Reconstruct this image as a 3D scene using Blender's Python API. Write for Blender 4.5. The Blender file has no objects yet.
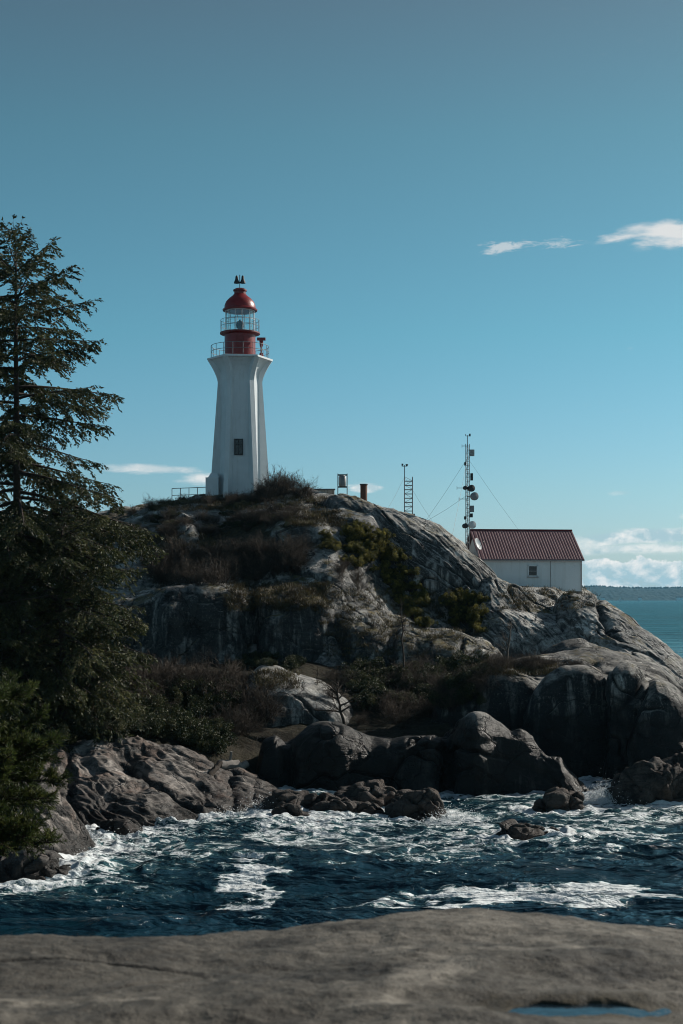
import bpy, math, random
import numpy as np
from mathutils import Vector, Matrix

random.seed(7)
C = bpy.context.scene.collection
F = 1422.2          # focal length in picture units (50 mm lens, 36 mm tall frame)
CX, HZ, EYE = 341.5, 598.0, 10.0
PI = math.pi
R = math.radians


def at(px, py, Y):
    return Vector(((px - CX) / F * Y, Y, EYE + (HZ - py) / F * Y))


def Ywater(py):
    return EYE * F / (py - HZ)


# ------------------------------------------------------------------ noise
def _h(ix, iy, iz, seed):
    h = (ix.astype(np.int64) * 374761393 + iy.astype(np.int64) * 668265263 + iz.astype(np.int64) * 2147483647 + seed * 1274126177) & 0xFFFFFFFF
    h = ((h ^ (h >> 13)) * 1274126177) & 0xFFFFFFFF
    h = ((h ^ (h >> 16)) * 2246822519) & 0xFFFFFFFF
    return (h ^ (h >> 15)) & 0xFFFFFFFF


_G = np.array([[1, 1, 0], [-1, 1, 0], [1, -1, 0], [-1, -1, 0], [1, 0, 1], [-1, 0, 1], [1, 0, -1], [-1, 0, -1],
               [0, 1, 1], [0, -1, 1], [0, 1, -1], [0, -1, -1], [1, 1, 0], [-1, 1, 0], [0, -1, 1], [0, -1, -1]], float)


def perlin(P, seed=0):
    i = np.floor(P).astype(np.int64)
    f = P - i
    w = f * f * f * (f * (f * 6 - 15) + 10)
    out = 0
    for dx in (0, 1):
        wx = w[:, 0] if dx else 1 - w[:, 0]
        for dy in (0, 1):
            wy = w[:, 1] if dy else 1 - w[:, 1]
            for dz in (0, 1):
                wz = w[:, 2] if dz else 1 - w[:, 2]
                g = _G[_h(i[:, 0] + dx, i[:, 1] + dy, i[:, 2] + dz, seed) & 15]
                d = g[:, 0] * (f[:, 0] - dx) + g[:, 1] * (f[:, 1] - dy) + g[:, 2] * (f[:, 2] - dz)
                out = out + wx * wy * wz * d
    return out


def fbm(P, octv=4, seed=0, gain=.5, lac=2.03):
    a, s = 1.0, 0
    for k in range(octv):
        s = s + a * perlin(P + 17.3 * k, seed + k)
        P = P * lac
        a *= gain
    return s


def worley(P, seed=0):
    """F1 and F2-F1 and a cell value (3-D)."""
    i = np.floor(P).astype(np.int64)
    f1 = np.full(len(P), 9.0); f2 = np.full(len(P), 9.0); cid = np.zeros(len(P))
    for dx in (-1, 0, 1):
        for dy in (-1, 0, 1):
            for dz in (-1, 0, 1):
                c = i + np.array([dx, dy, dz])
                h = _h(c[:, 0], c[:, 1], c[:, 2], seed)
                q = np.stack([(h & 1023) / 1023., ((h >> 10) & 1023) / 1023., ((h >> 20) & 1023) / 1023.], 1)
                d = np.linalg.norm(c + q - P, axis=1)
                nearer = d < f1
                f2 = np.where(nearer, f1, np.minimum(f2, d))
                cid = np.where(nearer, (h >> 5) % 997 / 997., cid)
                f1 = np.where(nearer, d, f1)
    return f1, f2 - f1, cid


def sst(a, b, x):
    t = np.clip((x - a) / (b - a), 0, 1)
    return t * t * (3 - 2 * t)


# ------------------------------------------------------------------ objects
def mesh_np(name, V, Q, mat=None, parent=None, smooth=True, attrs=None, loc=None):
    me = bpy.data.meshes.new(name)
    V = np.asarray(V, np.float32); Q = np.asarray(Q, np.int32)
    k = Q.shape[1]
    me.vertices.add(len(V)); me.vertices.foreach_set('co', V.ravel())
    me.loops.add(Q.size); me.loops.foreach_set('vertex_index', Q.ravel())
    me.polygons.add(len(Q))
    me.polygons.foreach_set('loop_start', np.arange(0, Q.size, k, dtype=np.int32))
    me.polygons.foreach_set('use_smooth', np.full(len(Q), bool(smooth)))
    for an, av in (attrs or {}).items():
        at_ = me.attributes.new(an, 'FLOAT', 'POINT')
        at_.data.foreach_set('value', np.asarray(av, np.float32))
    me.update(calc_edges=True)
    me.validate()
    o = bpy.data.objects.new(name, me)
    C.objects.link(o)
    if mat: me.materials.append(mat)
    if parent: o.parent = parent
    if loc is not None: o.location = loc
    return o


class MB:
    """collects simple solids into one mesh"""
    def __init__(s): s.v = []; s.f = []
    def add(s, vs, fs):
        n = len(s.v); s.v += [tuple(v) for v in vs]; s.f += [tuple(i + n for i in f) for f in fs]; return s
    def box(s, c, d, rz=0, tx=0, taper=1.0):
        M = Matrix.Rotation(rz, 3, 'Z') @ Matrix.Rotation(tx, 3, 'X')
        vs = []
        for z in (-.5, .5):
            k = taper if z > 0 else 1
            for x, y in ((-.5, -.5), (.5, -.5), (.5, .5), (-.5, .5)):
                vs.append(Vector(c) + M @ Vector((x * d[0] * k, y * d[1] * k, z * d[2])))
        return s.add(vs, [(3, 2, 1, 0), (4, 5, 6, 7), (0, 1, 5, 4), (1, 2, 6, 5), (2, 3, 7, 6), (3, 0, 4, 7)])
    def tube(s, pts, r, n=6, cap=True):
        pts = [Vector(p) for p in pts]
        rs = r if isinstance(r, (list, tuple)) else [r] * len(pts)
        vs = []
        for i, p in enumerate(pts):
            t = (pts[min(i + 1, len(pts) - 1)] - pts[max(i - 1, 0)]).normalized()
            a = t.cross(Vector((0, 0, 1)) if abs(t.z) < .95 else Vector((1, 0, 0))).normalized(); b = t.cross(a)
            for k in range(n):
                an = 2 * PI * k / n
                vs.append(p + (a * math.cos(an) + b * math.sin(an)) * rs[i])
        fs = [(i * n + k, i * n + (k + 1) % n, (i + 1) * n + (k + 1) % n, (i + 1) * n + k) for i in range(len(pts) - 1) for k in range(n)]
        if cap: fs += [tuple(range(n - 1, -1, -1)), tuple((len(pts) - 1) * n + k for k in range(n))]
        return s.add(vs, fs)
    def lathe(s, prof, n=24, c=(0, 0, 0), cap=True, axis=None, rot0=0):
        vs = []
        M = Matrix.Identity(3) if axis is None else Vector(axis).normalized().to_track_quat('Z', 'Y').to_matrix()
        for r, z in prof:
            for k in range(n):
                an = 2 * PI * k / n + rot0
                vs.append(Vector(c) + M @ Vector((r * math.cos(an), r * math.sin(an), z)))
        m = len(prof)
        fs = [(i * n + k, i * n + (k + 1) % n, (i + 1) * n + (k + 1) % n, (i + 1) * n + k) for i in range(m - 1) for k in range(n)]
        if cap: fs += [tuple(range(n - 1, -1, -1)), tuple((m - 1) * n + k for k in range(n))]
        return s.add(vs, fs)
    def ring(s, c, rad, z, r, n=24, tn=5):
        pts = [Vector((c[0] + rad * math.cos(2 * PI * k / n), c[1] + rad * math.sin(2 * PI * k / n), z)) for k in range(n + 1)]
        return s.tube(pts, r, tn, False)
    def build(s, name, mat, parent=None, smooth=False, bevel=0):
        me = bpy.data.meshes.new(name); me.from_pydata(s.v, [], s.f); me.materials.append(mat)
        if smooth:
            me.polygons.foreach_set('use_smooth', [True] * len(me.polygons))
            try: me.set_sharp_from_angle(angle=R(40))
            except Exception: pass
        me.update()
        o = bpy.data.objects.new(name, me); C.objects.link(o)
        if parent: o.parent = parent
        if bevel:
            b = o.modifiers.new('bevel', 'BEVEL'); b.width = bevel; b.segments = 2; b.limit_method = 'ANGLE'
        return o


def tag(o, label=None, cat=None, group=None, kind=None):
    if label: o['label'] = label
    if cat: o['category'] = cat
    if group: o['group'] = group
    if kind: o['kind'] = kind
    return o


def empty(name, loc, label, cat, group=None, rz=0):
    o = bpy.data.objects.new(name, None); C.objects.link(o)
    o.empty_display_size = .3
    o.location = loc; o.rotation_euler = (0, 0, rz)
    return tag(o, label, cat, group)


def dup(root, loc, rz=0, sc=1.0, label=None, group=None):
    r = root.copy(); C.objects.link(r)
    r.location = loc; r.rotation_euler = (0, 0, rz); r.scale = (sc, sc, sc) if not isinstance(sc, tuple) else sc
    if label: r['label'] = label
    if group: r['group'] = group
    for ch in list(root.children):
        c = ch.copy(); C.objects.link(c); c.parent = r
        for g in ch.children:
            d = g.copy(); C.objects.link(d); d.parent = c
    return r


# ------------------------------------------------------------------ materials
class NT:
    def __init__(s, name):
        s.m = bpy.data.materials.new(name); s.m.use_nodes = True
        s.t = s.m.node_tree; s.t.nodes.clear()
        s.out = s.t.nodes.new('ShaderNodeOutputMaterial')
        s.geo = None
    def n(s, kind, **kw):
        nd = s.t.nodes.new('ShaderNode' + kind)
        for k, v in kw.items(): setattr(nd, k, v)
        return nd
    def put(s, sock, v):
        if v is None: return
        if hasattr(v, 'is_output'): s.t.links.new(v, sock)
        else:
            if sock.type == 'RGBA' and len(v) == 3: v = (*v, 1)
            sock.default_value = v
    def math(s, op, a, b=None, c=None, clamp=False):
        nd = s.n('Math', operation=op, use_clamp=clamp)
        for i, v in enumerate((a, b, c)): s.put(nd.inputs[i], v)
        return nd.outputs[0]
    def vmath(s, op, a, b=None):
        nd = s.n('VectorMath', operation=op); s.put(nd.inputs[0], a); s.put(nd.inputs[1], b); return nd.outputs[0]
    def mapr(s, v, a, b, c=0., d=1., kind='LINEAR'):
        nd = s.n('MapRange', interpolation_type=kind); nd.clamp = True
        for i, x in enumerate((v, a, b, c, d)): s.put(nd.inputs[i], x)
        return nd.outputs[0]
    def noise(s, co, scale, detail=4, rough=.55, dist=0, out=0):
        nd = s.n('TexNoise'); s.put(nd.inputs['Vector'], co)
        nd.inputs['Scale'].default_value = scale; nd.inputs['Detail'].default_value = detail
        nd.inputs['Roughness'].default_value = rough; nd.inputs['Distortion'].default_value = dist
        return nd.outputs[out]
    def voro(s, co, scale, feature='F1', rand=1):
        nd = s.n('TexVoronoi', feature=feature); s.put(nd.inputs['Vector'], co)
        nd.inputs['Scale'].default_value = scale; nd.inputs['Randomness'].default_value = rand
        return nd
    def mapping(s, co, scale=(1, 1, 1), rot=(0, 0, 0), loc=(0, 0, 0)):
        nd = s.n('Mapping'); s.put(nd.inputs['Vector'], co)
        nd.inputs['Scale'].default_value = scale; nd.inputs['Rotation'].default_value = rot; nd.inputs['Location'].default_value = loc
        return nd.outputs[0]
    def mix(s, f, a, b, mode='MIX'):
        nd = s.n('Mix', data_type='RGBA', blend_type=mode)
        s.put(nd.inputs[0], f); s.put(nd.inputs[6], a); s.put(nd.inputs[7], b)
        return nd.outputs[2]
    def obj(s): return s.n('TexCoord').outputs['Object']
    def attr(s, name): return s.n('Attribute', attribute_name=name).outputs['Fac']
    def bump(s, h, strength, dist, normal=None):
        nd = s.n('Bump'); nd.inputs['Strength'].default_value = strength; nd.inputs['Distance'].default_value = dist
        s.put(nd.inputs['Height'], h)
        if normal: s.put(nd.inputs['Normal'], normal)
        return nd.outputs[0]
    def pbr(s, col, rough=.8, normal=None, spec=.5, metal=0, **kw):
        nd = s.n('BsdfPrincipled')
        s.put(nd.inputs['Base Color'], col); s.put(nd.inputs['Roughness'], rough)
        s.put(nd.inputs['Specular IOR Level'], spec); s.put(nd.inputs['Metallic'], metal)
        if normal: s.put(nd.inputs['Normal'], normal)
        for k, v in kw.items(): s.put(nd.inputs[k.replace('_', ' ')], v)
        return nd.outputs[0]
    def done(s, sh): s.t.links.new(sh, s.out.inputs[0]); return s.m


def rock_mat(name, light, mid, dark, moss=.5, wet=1.3, stain_shade=1.0, warm=None, band_rot=(0, 0, 0), scale=1.0, striate=.35, hair=.8, bk=1.0):
    m = NT(name); co = m.obj()
    g = m.n('NewGeometry'); nz = m.n('SeparateXYZ'); m.put(nz.inputs[0], g.outputs['True Normal']); nzz = nz.outputs[2]
    nrm = m.n('SeparateXYZ'); m.put(nrm.inputs[0], co); z = nrm.outputs[2]
    big = m.noise(co, .16 * scale, 5, .6)
    med = m.noise(co, .9 * scale, 6, .65, .4)
    fine = m.noise(co, 6 * scale, 5, .7)
    c = m.mix(m.mapr(big, .38, .62), mid, light)
    c = m.mix(m.mapr(med, .46, .66), c, dark)
    # pale bare patches
    c = m.mix(m.math('MULTIPLY', m.mapr(m.noise(co, .45 * scale, 5, .6, .8), .56, .66), .75), c, tuple(min(1, x * 1.5) for x in light))
    if warm: c = m.mix(m.math('MULTIPLY', m.mapr(m.noise(co, .35 * scale, 4, .6), .48, .6), .75), c, warm)
    # striated mineral bands
    sc_ = m.mapping(co, (.35, .35, 2.4), band_rot)
    st = m.noise(sc_, 1.4 * scale, 5, .65, .5)
    c = m.mix(m.math('MULTIPLY', m.mapr(st, .5, .62), striate), c, dark)
    # rain streaks / black lichen down the steep faces, deepened to paint their shade too
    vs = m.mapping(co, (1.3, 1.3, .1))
    sk = m.mapr(m.noise(vs, .9 * scale, 5, .7, .3), .56 - .17 * stain_shade, .64 - .14 * stain_shade)
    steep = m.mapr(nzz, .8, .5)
    c = m.mix(m.math('MULTIPLY', m.math('MULTIPLY', sk, steep), stain_shade * .88), c, (.016, .018, .019))
    # speckle
    c = m.mix(m.math('MULTIPLY', m.mapr(fine, .52, .68), .6), c, tuple(x * .35 for x in dark))
    c = m.mix(m.math('MULTIPLY', m.mapr(m.noise(co, 11 * scale, 4, .7), .58, .7), .4), c, tuple(min(1, x * 1.3) for x in light))
    # cracks carried by the mesh and fine hairline joints
    hl = m.voro(m.vmath('ADD', m.mapping(co, (.55, .55, .8), (0.3, .5, .2)), m.vmath('SCALE', m.noise(co, .8, 4, .6, out=1), None)), .7 * scale, 'DISTANCE_TO_EDGE')
    crack = m.math('MULTIPLY', m.mapr(hl.outputs[0], .0, .035, 1, 0), hair)
    c = m.mix(m.math('MULTIPLY', crack, .7), c, (.012, .012, .012))
    c = m.mix(m.math('MULTIPLY', m.attr('crack'), .85), c, (.012, .012, .012))
    # moss and dry grass on the flats
    if moss > 0:
        mm = m.math('MULTIPLY', m.mapr(nzz, .62, .86), m.mapr(m.noise(co, .5, 6, .7, .5), .56 - .14 * moss, .64 - .12 * moss))
        mm = m.math('MULTIPLY', mm, m.mapr(z, 4.2, 6.5))
        mc = m.mix(m.mapr(m.noise(co, 1.7, 4), .4, .6), (.05, .048, .018), (.125, .095, .04))
        c = m.mix(mm, c, mc)
    so_ = m.attr('soil')
    sc2 = m.mix(m.mapr(fine, .4, .62), (.022, .02, .013), (.065, .052, .03))
    c = m.mix(so_, c, sc2)
    # wet tide band, raised and blackened to paint shade on the low rock
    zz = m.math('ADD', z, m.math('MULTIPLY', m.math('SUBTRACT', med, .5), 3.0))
    tide_shade = m.mapr(zz, wet, wet - .9)
    c = m.mix(m.math('MULTIPLY', tide_shade, .86), c, (.012, .011, .010))
    rough = m.mix(tide_shade, m.mapr(fine, .3, .7, .72, .95), (.42, .42, .42))
    h = m.math('ADD', m.math('MULTIPLY', med, .8), m.math('MULTIPLY', fine, .22))
    h = m.math('ADD', h, m.math('MULTIPLY', st, striate * 1.7))
    h = m.math('SUBTRACT', h, m.math('MULTIPLY', crack, .35))
    nm = m.bump(h, .75, .28 / scale * bk)
    nm = m.bump(m.noise(co, 22 * scale, 3, .7), .5, .04 / scale, nm)
    return m.done(m.pbr(c, rough, nm, m.mapr(tide_shade, 0, 1, .3, .16)))


def flat_mat(name, col, rough=.7, metal=0, var=.25, scale=6, bump=.02, spec=.4, dirt=None, **kw):
    m = NT(name); co = m.obj()
    n1 = m.noise(co, scale, 5, .6)
    c = m.mix(m.mapr(n1, .3, .7), tuple(x * (1 - var) for x in col), tuple(min(1, x * (1 + var * .6)) for x in col))
    if dirt:
        sk = m.mapr(m.noise(m.mapping(co, (2.2, 2.2, .22)), 1.3, 5, .7, .4), .5, .72)
        c = m.mix(m.math('MULTIPLY', sk, dirt[1]), c, dirt[0])
    nm = m.bump(m.noise(co, scale * 5, 3), .4, bump)
    return m.done(m.pbr(c, rough, nm, spec, metal, **kw))


def leaf_mat(name, cols, trans=.25, rough=.6):
    m = NT(name); co = m.obj(); v = m.attr('var')
    rp = m.n('ValToRGB'); m.put(rp.inputs[0], v)
    el = rp.color_ramp.elements
    el[0].color = (*cols[0], 1); el[1].color = (*cols[-1], 1)
    for k in range(1, len(cols) - 1):
        e = el.new(k / (len(cols) - 1)); e.color = (*cols[k], 1)
    c = m.mix(m.mapr(m.noise(co, .8, 3), .35, .65), rp.outputs[0], tuple(x * .6 for x in cols[0]))
    a = m.pbr(c, rough, None, .25)
    b = m.n('BsdfTranslucent'); m.put(b.inputs[0], c)
    mx = m.n('MixShader'); mx.inputs[0].default_value = trans
    m.t.links.new(a, mx.inputs[1]); m.t.links.new(b.outputs[0], mx.inputs[2])
    return m.done(mx.outputs[0])


GRAN = rock_mat('granite', (.43, .42, .39), (.235, .232, .22), (.085, .086, .086), moss=.3, wet=.8, band_rot=(.2, -.6, .3), striate=.1)
CLIFF = rock_mat('cliff_granite', (.38, .37, .34), (.15, .15, .145), (.045, .047, .048), moss=.75, wet=.9, stain_shade=1.0)
DARKR = rock_mat('lichened_granite', (.35, .335, .305), (.115, .112, .105), (.03, .03, .03), moss=.1, wet=4.2, stain_shade=1.1, band_rot=(0, -.3, 0))  # high wet band also carries painted shade on the lower faces
SHORE = rock_mat('shore_granite', (.29, .26, .235), (.115, .10, .09), (.03, .027, .025), moss=-.1, wet=1.3, stain_shade=.85, warm=(.125, .08, .06), band_rot=(.2, -.55, .1), scale=1.3, striate=.7)
NEARR = rock_mat('near_granite', (.175, .158, .132), (.078, .070, .058), (.026, .024, .021), moss=-5, wet=-5, stain_shade=.2, scale=3.0, striate=.2, hair=.10, bk=.5)

def soil_mat():
    m = NT('dark_soil_and_litter'); co = m.obj()
    n1 = m.noise(co, .7, 5, .65); n2 = m.noise(co, 5, 5, .7)
    c = m.mix(m.mapr(n1, .4, .62), (.018, .016, .011), (.035, .032, .019))
    c = m.mix(m.mapr(n2, .5, .7), c, (.055, .044, .03))
    return m.done(m.pbr(c, .95, m.bump(m.math('ADD', n1, n2), 1, .2), .2))


SOIL = soil_mat()
WHITE = flat_mat('white_render', (.62, .67, .69), .75, dirt=((.36, .38, .36), .35), var=.06, scale=1.5)
RED = flat_mat('red_paint', (.21, .018, .02), .38, var=.2, scale=3, dirt=((.12, .02, .02), .4))
REDDK = flat_mat('dark_red_paint', (.16, .018, .018), .45, var=.2, scale=3)
STEEL = flat_mat('grey_steel', (.22, .23, .24), .55, .4)
DKMET = flat_mat('dark_metal', (.035, .037, .04), .6, .2)
WOODP = flat_mat('pale_wall_concrete', (.5, .44, .37), .85, dirt=((.08, .05, .035), .7))
BRICKR = flat_mat('rusted_brown_steel', (.10, .045, .03), .8)
WALLW = flat_mat('white_siding', (.68, .74, .76), .7, dirt=((.40, .42, .40), .3), var=.05, scale=1.2)
CONC = flat_mat('foundation_concrete', (.16, .16, .155), .9)
TRIM = flat_mat('grey_trim', (.3, .31, .31), .7)
PANE = flat_mat('dark_window_glass', (.012, .014, .016), .12, var=.1, spec=.6)
DISH = flat_mat('pale_dish', (.55, .57, .58), .5)
BARK = flat_mat('bark', (.045, .034, .026), .95, var=.5, scale=5, bump=.06)
DEADW = flat_mat('dead_wood', (.10, .085, .07), .9, var=.4)
GREYW = flat_mat('weathered_wood', (.22, .20, .18), .9, var=.3)
TWIG = None
FIR = leaf_mat('fir_needles', [(.034, .045, .018), (.07, .078, .028), (.14, .125, .05)], .3)
FIR2 = leaf_mat('hemlock_needles', [(.035, .05, .024), (.09, .095, .038), (.21, .18, .07)], .4)
PINE = leaf_mat('pine_needles', [(.03, .05, .014), (.075, .095, .025), (.17, .17, .05)], .35)
SALAL = leaf_mat('salal_leaves', [(.02, .032, .012), (.05, .06, .022), (.14, .13, .065)], .2, .55)
IVY = leaf_mat('gorse_leaves', [(.035, .045, .012), (.13, .12, .026), (.32, .27, .06)], .3)
GRASS = leaf_mat('dry_grass', [(.07, .055, .03), (.13, .10, .05), (.10, .10, .04)], .2)


TWIG = leaf_mat('bare_twigs', [(.045, .036, .03), (.085, .066, .05), (.19, .155, .12)], .05, .9)

def glass_mat():
    m = NT('lantern_glass')
    a = m.n('BsdfTransparent'); a.inputs[0].default_value = (.86, .92, .92, 1)
    b = m.n('BsdfGlossy'); b.inputs['Roughness'].default_value = .03; b.inputs[0].default_value = (.9, .95, 1, 1)
    mx = m.n('MixShader'); mx.inputs[0].default_value = .12
    m.t.links.new(a.outputs[0], mx.inputs[1]); m.t.links.new(b.outputs[0], mx.inputs[2])
    return m.done(mx.outputs[0])


GLASS = glass_mat()


def roof_mat():
    m = NT('red_metal_roof'); co = m.obj()
    n1 = m.noise(co, 1.1, 5, .6)
    c = m.mix(m.mapr(n1, .35, .7), (.125, .058, .066), (.175, .09, .098))
    sk = m.mapr(m.noise(m.mapping(co, (3, .3, .3)), 1.5, 4, .6), .5, .7)
    c = m.mix(m.math('MULTIPLY', sk, .4), c, (.09, .045, .05))
    return m.done(m.pbr(c, .55, m.bump(m.noise(co, 9, 3), .3, .02), .4))


ROOF = roof_mat()

# ------------------------------------------------------------------ rock masses
SHORE_PTS = []


def mass(name, rows, x0, x1, mat, step=1.3, vstep=1.0, amp=1.0, seed=1, crack=.25, joint=(1, 1, 1), lobes=(), lump=.5, blocks=0., jrot=0., fur=0.):
    """rows: list of (mode, [(px, v, Y), ...]); mode 'p' -> v is a picture height, 'z' -> v is metres above water"""
    px = np.arange(x0, x1 + step, step); nu = len(px)
    RW = []
    for mode, pts in rows:
        a = np.array(pts, float)
        def smooth_interp(xs, ys):
            v = np.interp(px, xs, ys)
            k = np.exp(-np.linspace(-2, 2, 9) ** 2); k /= k.sum()
            vp = np.pad(v, 4, mode='edge')
            return np.convolve(vp, k, 'valid')
        Yv = smooth_interp(a[:, 0], a[:, 2]); vv = smooth_interp(a[:, 0], a[:, 1])
        for c_, w_, d_ in lobes:
            if mode == 'p': Yv = Yv + d_ * np.exp(-((px - c_) / w_) ** 2)
        z = EYE + (HZ - vv) / F * Yv if mode == 'p' else vv
        RW.append(np.stack([(px - CX) / F * Yv, Yv, z], 1))
    RW = np.array(RW)
    nr = len(RW)
    # Catmull-Rom across the rows
    out = []
    pad = np.concatenate([RW[:1] * 2 - RW[1:2], RW, RW[-1:] * 2 - RW[-2:-1]])
    for i in range(nr - 1):
        a, b, c, d = pad[i], pad[i + 1], pad[i + 2], pad[i + 3]
        Ym = .5 * (b[:, 1].mean() + c[:, 1].mean())
        ln = np.median(np.linalg.norm(c - b, axis=1)) / Ym * F
        n = int(np.clip(ln / vstep, 6, 150))
        for k in range(n):
            t = k / n
            L1 = np.linalg.norm(c - b, axis=1)[:, None] + 1e-6
            T0 = (b - a); T1 = (d - c); M = c - b
            m0 = (T0 / (np.linalg.norm(T0, axis=1)[:, None] + 1e-6) + M / L1) * .5 * L1 * .8
            m1 = (T1 / (np.linalg.norm(T1, axis=1)[:, None] + 1e-6) + M / L1) * .5 * L1 * .8
            out.append((2 * t ** 3 - 3 * t * t + 1) * b + (t ** 3 - 2 * t * t + t) * m0 + (-2 * t ** 3 + 3 * t * t) * c + (t ** 3 - t * t) * m1)
    out.append(RW[-1])
    G = np.array(out); nv = len(G)
    dv = np.gradient(G, axis=0); du = np.gradient(G, axis=1)
    N = np.cross(du, dv); N /= np.linalg.norm(N, axis=2)[:, :, None] + 1e-9
    P = G.reshape(-1, 3); N = N.reshape(-1, 3)
    if N[:, 2].mean() < 0: N = -N
    ca, sa = math.cos(jrot), math.sin(jrot)
    J = np.stack([P[:, 0] * ca + P[:, 2] * sa, P[:, 1], -P[:, 0] * sa + P[:, 2] * ca], 1) * np.array(joint)
    W = np.stack([fbm(P * .35, 3, seed + 50), fbm(P * .35 + 31, 3, seed + 60), fbm(P * .35 + 77, 3, seed + 70)], 1)
    d = lump * fbm(P / 6.5, 3, seed, .42) * 1.1
    d += .13 * fbm(P / 2.0, 3, seed + 5, .45) * amp
    d += .03 * fbm(P / .5, 3, seed + 9, .6) * amp
    # exfoliation sheets: broad flat shells ending in short steps
    tt = (perlin((J + W * .6) * np.array([.5, .8, 1.2]) / 8.5, seed + 12) * 3.0 + perlin((J + W) / 2.6, seed + 13) * .22)
    fr_ = tt - np.floor(tt)
    d += .17 * amp * (np.floor(tt) + sst(.0, .16, fr_))
    tt = (perlin((J + W * .4) * np.array([.5, .8, 1.2]) / 3.0, seed + 14) * 2.4)
    d += .045 * amp * (np.floor(tt) + sst(.0, .14, tt - np.floor(tt)))
    ck = np.zeros(len(P))
    if crack:
        for s_, w_, sc in ((seed + 20, .022, 7.5), (seed + 21, .018, 4.0), (seed + 24, .014, 2.2)):
            n_ = np.abs(perlin((J + W * .45) * np.array([.42, .7, 1.15]) / sc, s_))
            g = np.exp(-(n_ / w_) ** 2) * sst(-.1, .25, perlin(P / 7., s_ + 3))
            d -= crack * g * (.8 if sc > 3 else .35)
            ck = np.maximum(ck, g)
    if blocks:
        f1, e, cid = worley((J + W * .8) / 2.0, seed + 33)
        d += blocks * (cid - .5) - blocks * .7 * np.exp(-(e / .07) ** 2)
        ck = np.maximum(ck, .8 * np.exp(-(e / .05) ** 2))
    if fur:
        fr = fbm(J * np.array([.22, .5, 1.9]) + W * .5, 3, seed + 41, .5)
        d += fur * (1 - np.abs(fr) * 2.5)
    P = P + N * d[:, None]
    idx = np.arange(nv * nu).reshape(nv, nu)
    Q = np.stack([idx[:-1, :-1], idx[:-1, 1:], idx[1:, 1:], idx[1:, :-1]], -1).reshape(-1, 4)
    n3 = np.cross(P[Q[:, 1]] - P[Q[:, 0]], P[Q[:, 3]] - P[Q[:, 0]])
    if n3[:, 2].mean() < 0: Q = Q[:, ::-1]
    A = {'crack': ck}
    if name == 'hill':
        ppx = P[:, 0] / P[:, 1] * F + CX; ppz = P[:, 2]
        so = sst(345, 300, ppx + 25 * fbm(P / 3., 3, 7)) * sst(.0, .35, fbm(P / 4., 4, 8) + .16)
        so = so * sst(118, 112, P[:, 1])
        A['soil'] = so
        P = P + np.array([0, 0, 1]) * (so * .12 * fbm(P * 1.5, 3, 9))[:, None]
    o = mesh_np(name, P, Q, mat, attrs=A)
    o['kind'] = 'structure'
    w = P[np.abs(P[:, 2]) < .25]
    if len(w): SHORE_PTS.append(w[::7])
    GRIDS[name] = P
    return o


GRIDS = {}
mass('hill', [
    ('z', [(-160, -3, 150), (760, -3, 150)]),
    ('z', [(-160, 12, 132), (60, 15.5, 132), (240, 17.2, 130), (400, 15.5, 126), (470, 11.5, 124), (585, 10.0, 121), (640, 5, 117), (700, -1, 112), (760, -2, 104)]),
    ('z', [(-160, 14, 122), (60, 16.5, 120), (240, 17.6, 115), (330, 17.6, 116), (400, 16.0, 115), (450, 13.8, 114), (478, 11.2, 113), (500, 10.35, 113), (560, 10.2, 113), (585, 9.9, 112), (600, 9.0, 111), (640, 6.5, 107), (683, 4.3, 103), (760, -1, 98)]),
    ('p', [(-160, 545, 118), (-60, 528, 116), (0, 520, 115), (60, 514, 114), (100, 511, 113), (150, 506, 111), (200, 502, 109), (240, 499, 108.5), (290, 496, 108.5), (330, 498, 109), (370, 503, 109.5), (407, 515, 109), (440, 527, 108), (467, 543, 107), (485, 560, 106), (500, 575, 106), (520, 590, 106.5), (560, 599, 107), (590, 602, 106), (605, 609, 105), (625, 621, 104), (640, 634, 103), (660, 649, 101), (683, 665, 99), (720, 690, 96), (760, 715, 92)]),
    ('p', [(-160, 580, 110), (0, 545, 108), (150, 530, 105), (250, 525, 104), (330, 521, 104), (370, 522, 104), (400, 535, 107), (430, 552, 107), (450, 567, 106.5), (470, 578, 106), (500, 600, 105.5), (540, 612, 105), (600, 625, 104), (640, 653, 101), (683, 684, 97), (760, 730, 91)]),
    ('p', [(-160, 615, 104), (150, 575, 100), (250, 575, 99), (330, 570, 98), (370, 585, 101), (400, 597, 103), (440, 617, 103), (500, 640, 101.5), (540, 650, 101), (600, 664, 99), (640, 680, 97), (683, 706, 93), (760, 755, 87)]),
    ('p', [(-160, 680, 97), (150, 640, 95), (330, 640, 93), (440, 690, 97), (500, 690, 97), (600, 700, 94), (683, 760, 88), (760, 800, 82)]),
    ('z', [(-160, -2, 94), (760, -2, 78)]),
], -160, 760, GRAN, amp=1.1, seed=3, crack=.5, lump=.8, joint=(1, 1, 1.7), jrot=-.6, blocks=.0)

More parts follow.
